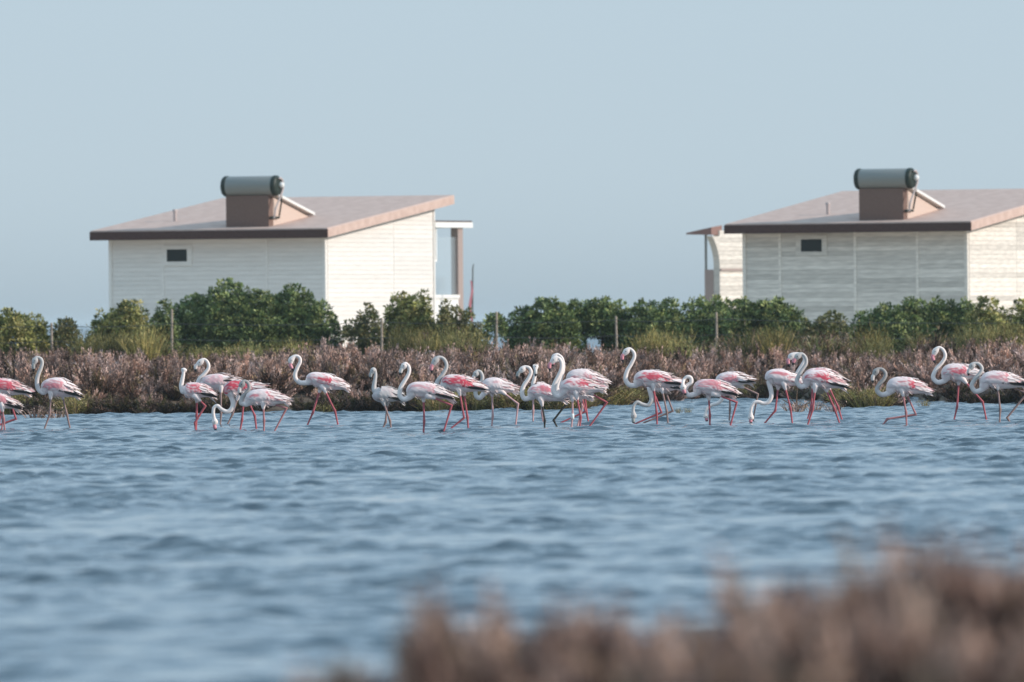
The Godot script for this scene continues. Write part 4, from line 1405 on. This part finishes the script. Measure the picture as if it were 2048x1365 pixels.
	flamingo("flamingo mostly hidden by the middle pair, a white ring on its pale leg", Vector3(0.97, 0, -175.28), V(0.203, 0.476), V(0.000, 0.542), 0.113, V(-0.118, 0.554), 0.099,
		[V(-0.188, 0.495), V(-0.253, 0.490), V(-0.291, 0.577), V(-0.275, 0.684), V(-0.236, 0.791), V(-0.203, 0.898), V(-0.202, 0.994), V(-0.231, 1.064)], V(-0.280, 1.064), V(-0.339, 1.015), V(-0.348, 0.952),
		[[V(-0.044, 0.456, 0.050), V(-0.048, 0.188, 0.045), V(-0.066, 0.006, 0.045)], [V(0.080, 0.455, -0.050), V(0.108, 0.326, -0.045), V(0.022, 0.000, -0.045)]],
		{"red": 0.1, "pu": 0.5, "pv": 0.5, "ru": 0.2, "rv": 0.2, "black": 0.1, "leg": "pale", "ring": 1})
	flamingo("tallest flamingo right of centre, long white neck and bright red crossed legs", Vector3(2.24, 0, -178.04), V(0.391, 0.645), V(0.000, 0.730), 0.135, V(-0.207, 0.737), 0.122,
		[V(-0.328, 0.635), V(-0.415, 0.646), V(-0.466, 0.734), V(-0.440, 0.859), V(-0.374, 0.973), V(-0.326, 1.076), V(-0.336, 1.152), V(-0.393, 1.205)], V(-0.443, 1.173), V(-0.522, 1.088), V(-0.499, 0.985),
		[[V(-0.050, 0.594, -0.050), V(0.091, 0.206, -0.045), V(-0.377, 0.009, -0.045)], [V(-0.028, 0.594, 0.050), V(0.015, 0.202, 0.045), V(0.022, 0.000, 0.045)]],
		{"red": 0.9, "pu": 0.45, "pv": 0.62, "ru": 0.26, "rv": 0.26, "p2": [0.14, 0.66, 0.14, 0.12], "black": 0.6, "leg": "red", "bill": "pink"})
	flamingo("flamingo feeding behind the tallest bird, its grey neck down to the water", Vector3(2.43, 0, -181.42), V(0.255, 0.570), V(0.000, 0.611), 0.102, V(-0.167, 0.607), 0.098,
		[V(-0.239, 0.563), V(-0.221, 0.474), V(-0.211, 0.374), V(-0.267, 0.297), V(-0.358, 0.309), V(-0.435, 0.345), V(-0.493, 0.293), V(-0.505, 0.210)], V(-0.499, 0.132), V(-0.506, 0.060), V(-0.498, -0.006),
		[[V(-0.040, 0.528, 0.050), V(0.030, 0.194, 0.045), V(0.046, 0.000, 0.045)], [V(0.010, 0.527, -0.050), V(0.127, 0.199, -0.045), V(-0.338, 0.014, -0.045)]],
		{"red": 0.1, "pu": 0.5, "pv": 0.5, "ru": 0.2, "rv": 0.2, "black": 0.5, "leg": "brown", "neck": "grey", "bill": "grey"})
	flamingo("preening flamingo with its neck curled in a loop and its bill on its chest", Vector3(3.13, 0, -176.13), V(0.312, 0.492), V(0.000, 0.597), 0.125, V(-0.205, 0.610), 0.108,
		[V(-0.308, 0.503), V(-0.400, 0.488), V(-0.453, 0.564), V(-0.420, 0.633), V(-0.360, 0.681), V(-0.363, 0.751), V(-0.419, 0.770), V(-0.471, 0.725), V(-0.489, 0.666, 0.050)], V(-0.485, 0.612, 0.060), V(-0.472, 0.548, 0.060), V(-0.448, 0.485, 0.050),
		[[V(-0.088, 0.447, -0.050), V(-0.073, 0.167, -0.045), V(-0.075, 0.000, -0.045)], [V(0.053, 0.484, 0.050), V(0.343, 0.368, 0.045), V(0.241, 0.008, 0.045)]],
		{"red": 0.6, "pu": 0.5, "pv": 0.5, "ru": 0.38, "rv": 0.3, "black": 0.4, "leg": "red", "bill": "pink"})
	flamingo("flamingo feeding behind the preening bird, pale curved neck showing under it", Vector3(3.55, 0, -183.79), V(0.292, 0.647), V(0.000, 0.678), 0.126, V(-0.157, 0.668), 0.108,
		[V(-0.212, 0.584), V(-0.187, 0.494), V(-0.157, 0.415), V(-0.183, 0.342), V(-0.239, 0.297), V(-0.324, 0.276), V(-0.397, 0.226), V(-0.427, 0.147)], V(-0.421, 0.091), V(-0.415, 0.040), V(-0.404, 0.001),
		[[V(-0.040, 0.549, 0.050), V(-0.036, 0.211, 0.045), V(-0.049, 0.000, 0.045)], [V(0.156, 0.569, -0.050), V(0.418, 0.441, -0.045), V(0.346, 0.084, -0.045)]],
		{"red": 0.6, "pu": 0.42, "pv": 0.72, "ru": 0.4, "rv": 0.2, "black": 0.4, "leg": "brown"})
	flamingo("flamingo feeding with outstretched neck, head in the water beside brown reeds", Vector3(4.28, 0, -179.36), V(0.311, 0.630), V(0.000, 0.721), 0.127, V(-0.177, 0.739), 0.116,
		[V(-0.224, 0.635), V(-0.201, 0.531), V(-0.195, 0.427), V(-0.240, 0.349), V(-0.315, 0.322), V(-0.398, 0.346), V(-0.466, 0.336), V(-0.511, 0.263), V(-0.522, 0.180)], V(-0.521, 0.102), V(-0.526, 0.050), V(-0.516, 0.004),
		[[V(-0.084, 0.582, -0.050), V(-0.134, 0.208, -0.045), V(-0.302, 0.012, -0.045)], [V(0.020, 0.581, 0.050), V(0.105, 0.237, 0.045), V(0.131, 0.000, 0.045)]],
		{"red": 0.75, "pu": 0.66, "pv": 0.5, "ru": 0.12, "rv": 0.26, "p2": [0.3, 0.5, 0.2, 0.14], "black": 0.3, "leg": "red"})
	flamingo("front flamingo of the close pair on the right, crimson lower wing and red bill", Vector3(4.81, 0, -176.79), V(0.357, 0.588), V(0.000, 0.715), 0.135, V(-0.184, 0.726), 0.115,
		[V(-0.257, 0.614), V(-0.329, 0.600), V(-0.385, 0.672), V(-0.360, 0.759), V(-0.301, 0.861), V(-0.242, 0.952), V(-0.243, 1.044), V(-0.299, 1.106)], V(-0.364, 1.074), V(-0.426, 1.010), V(-0.451, 0.932),
		[[V(-0.104, 0.551, 0.050), V(-0.142, 0.244, 0.045), V(-0.219, 0.018, 0.045)], [V(0.070, 0.550, -0.050), V(0.201, 0.241, -0.045), V(0.283, 0.000, -0.045)]],
		{"red": 0.95, "pu": 0.58, "pv": 0.68, "ru": 0.32, "rv": 0.26, "p2": [0.1, 0.55, 0.06, 0.2], "black": 0.35, "leg": "red", "bill": "pink", "neck": "grey"})
	flamingo("rear flamingo of the close pair on the right, white head ahead of its neighbour", Vector3(5.00, 0, -183.47), V(0.361, 0.622), V(0.000, 0.737), 0.117, V(-0.181, 0.733), 0.106,
		[V(-0.277, 0.628), V(-0.368, 0.628), V(-0.417, 0.703), V(-0.384, 0.804), V(-0.317, 0.910), V(-0.280, 0.994), V(-0.311, 1.064), V(-0.390, 1.090)], V(-0.486, 1.057), V(-0.553, 0.976), V(-0.525, 0.869),
		[[V(-0.150, 0.573, -0.050), V(-0.180, 0.223, -0.045), V(-0.249, 0.000, -0.045)], [V(0.105, 0.550, 0.050), V(0.251, 0.230, 0.045), V(0.316, 0.006, 0.045)]],
		{"red": 0.5, "pu": 0.5, "pv": 0.5, "ru": 0.3, "rv": 0.3, "black": 0.5, "leg": "red", "bill": "pink"})
	flamingo("grey headed flamingo wading with one leg folded forward above the water", Vector3(6.05, 0, -174.24), V(0.318, 0.518), V(0.000, 0.619), 0.128, V(-0.190, 0.621), 0.113,
		[V(-0.302, 0.499), V(-0.396, 0.482), V(-0.462, 0.550), V(-0.427, 0.635), V(-0.355, 0.721), V(-0.327, 0.794), V(-0.363, 0.858), V(-0.425, 0.876)], V(-0.472, 0.838), V(-0.529, 0.749), V(-0.520, 0.648),
		[[V(-0.069, 0.497, 0.050), V(-0.020, 0.202, 0.045), V(-0.015, 0.000, 0.045)], [V(-0.013, 0.497, -0.050), V(0.133, 0.170, -0.045), V(-0.305, 0.107, -0.045), V(-0.378, 0.012, -0.045)]],
		{"red": 0.85, "pu": 0.6, "pv": 0.58, "ru": 0.2, "rv": 0.28, "p2": [0.3, 0.56, 0.08, 0.08], "black": 0.3, "leg": "pink", "neck": "dgrey", "bill": "pale"})
	flamingo("tall flamingo second from the right edge, curved white neck and straight pink legs", Vector3(7.12, 0, -180.59), V(0.298, 0.736), V(0.000, 0.777), 0.137, V(-0.178, 0.779), 0.125,
		[V(-0.268, 0.646), V(-0.366, 0.628), V(-0.435, 0.705), V(-0.387, 0.831), V(-0.291, 0.939), V(-0.239, 1.040), V(-0.268, 1.135), V(-0.333, 1.177)], V(-0.391, 1.126), V(-0.447, 1.025), V(-0.393, 0.920),
		[[V(-0.027, 0.625, -0.050), V(-0.056, 0.231, -0.045), V(-0.112, 0.000, -0.045)], [V(0.069, 0.637, 0.050), V(0.346, 0.310, 0.045), V(0.409, 0.001, 0.045)]],
		{"red": 0.75, "pu": 0.55, "pv": 0.66, "ru": 0.4, "rv": 0.22, "black": 0.1, "leg": "red", "bill": "pink"})
	flamingo("flamingo at the right edge with a coiled neck and black wing feathers", Vector3(7.57, 0, -176.16), V(0.378, 0.598), V(0.000, 0.676), 0.136, V(-0.198, 0.677), 0.119,
		[V(-0.305, 0.530), V(-0.392, 0.505), V(-0.451, 0.587), V(-0.409, 0.685), V(-0.324, 0.784), V(-0.291, 0.858), V(-0.330, 0.923), V(-0.392, 0.941)], V(-0.438, 0.906), V(-0.499, 0.825), V(-0.500, 0.748),
		[[V(-0.051, 0.571, 0.050), V(-0.016, 0.223, 0.045), V(-0.028, 0.000, 0.045)], [V(0.099, 0.594, -0.050), V(0.407, 0.470, -0.045), V(0.094, 0.092, -0.045), V(0.149, 0.005, -0.045)]],
		{"red": 0.55, "pu": 0.62, "pv": 0.5, "ru": 0.22, "rv": 0.3, "p2": [0.3, 0.6, 0.18, 0.12], "black": 0.8, "leg": "brown", "neck": "grey", "bill": "pale"})
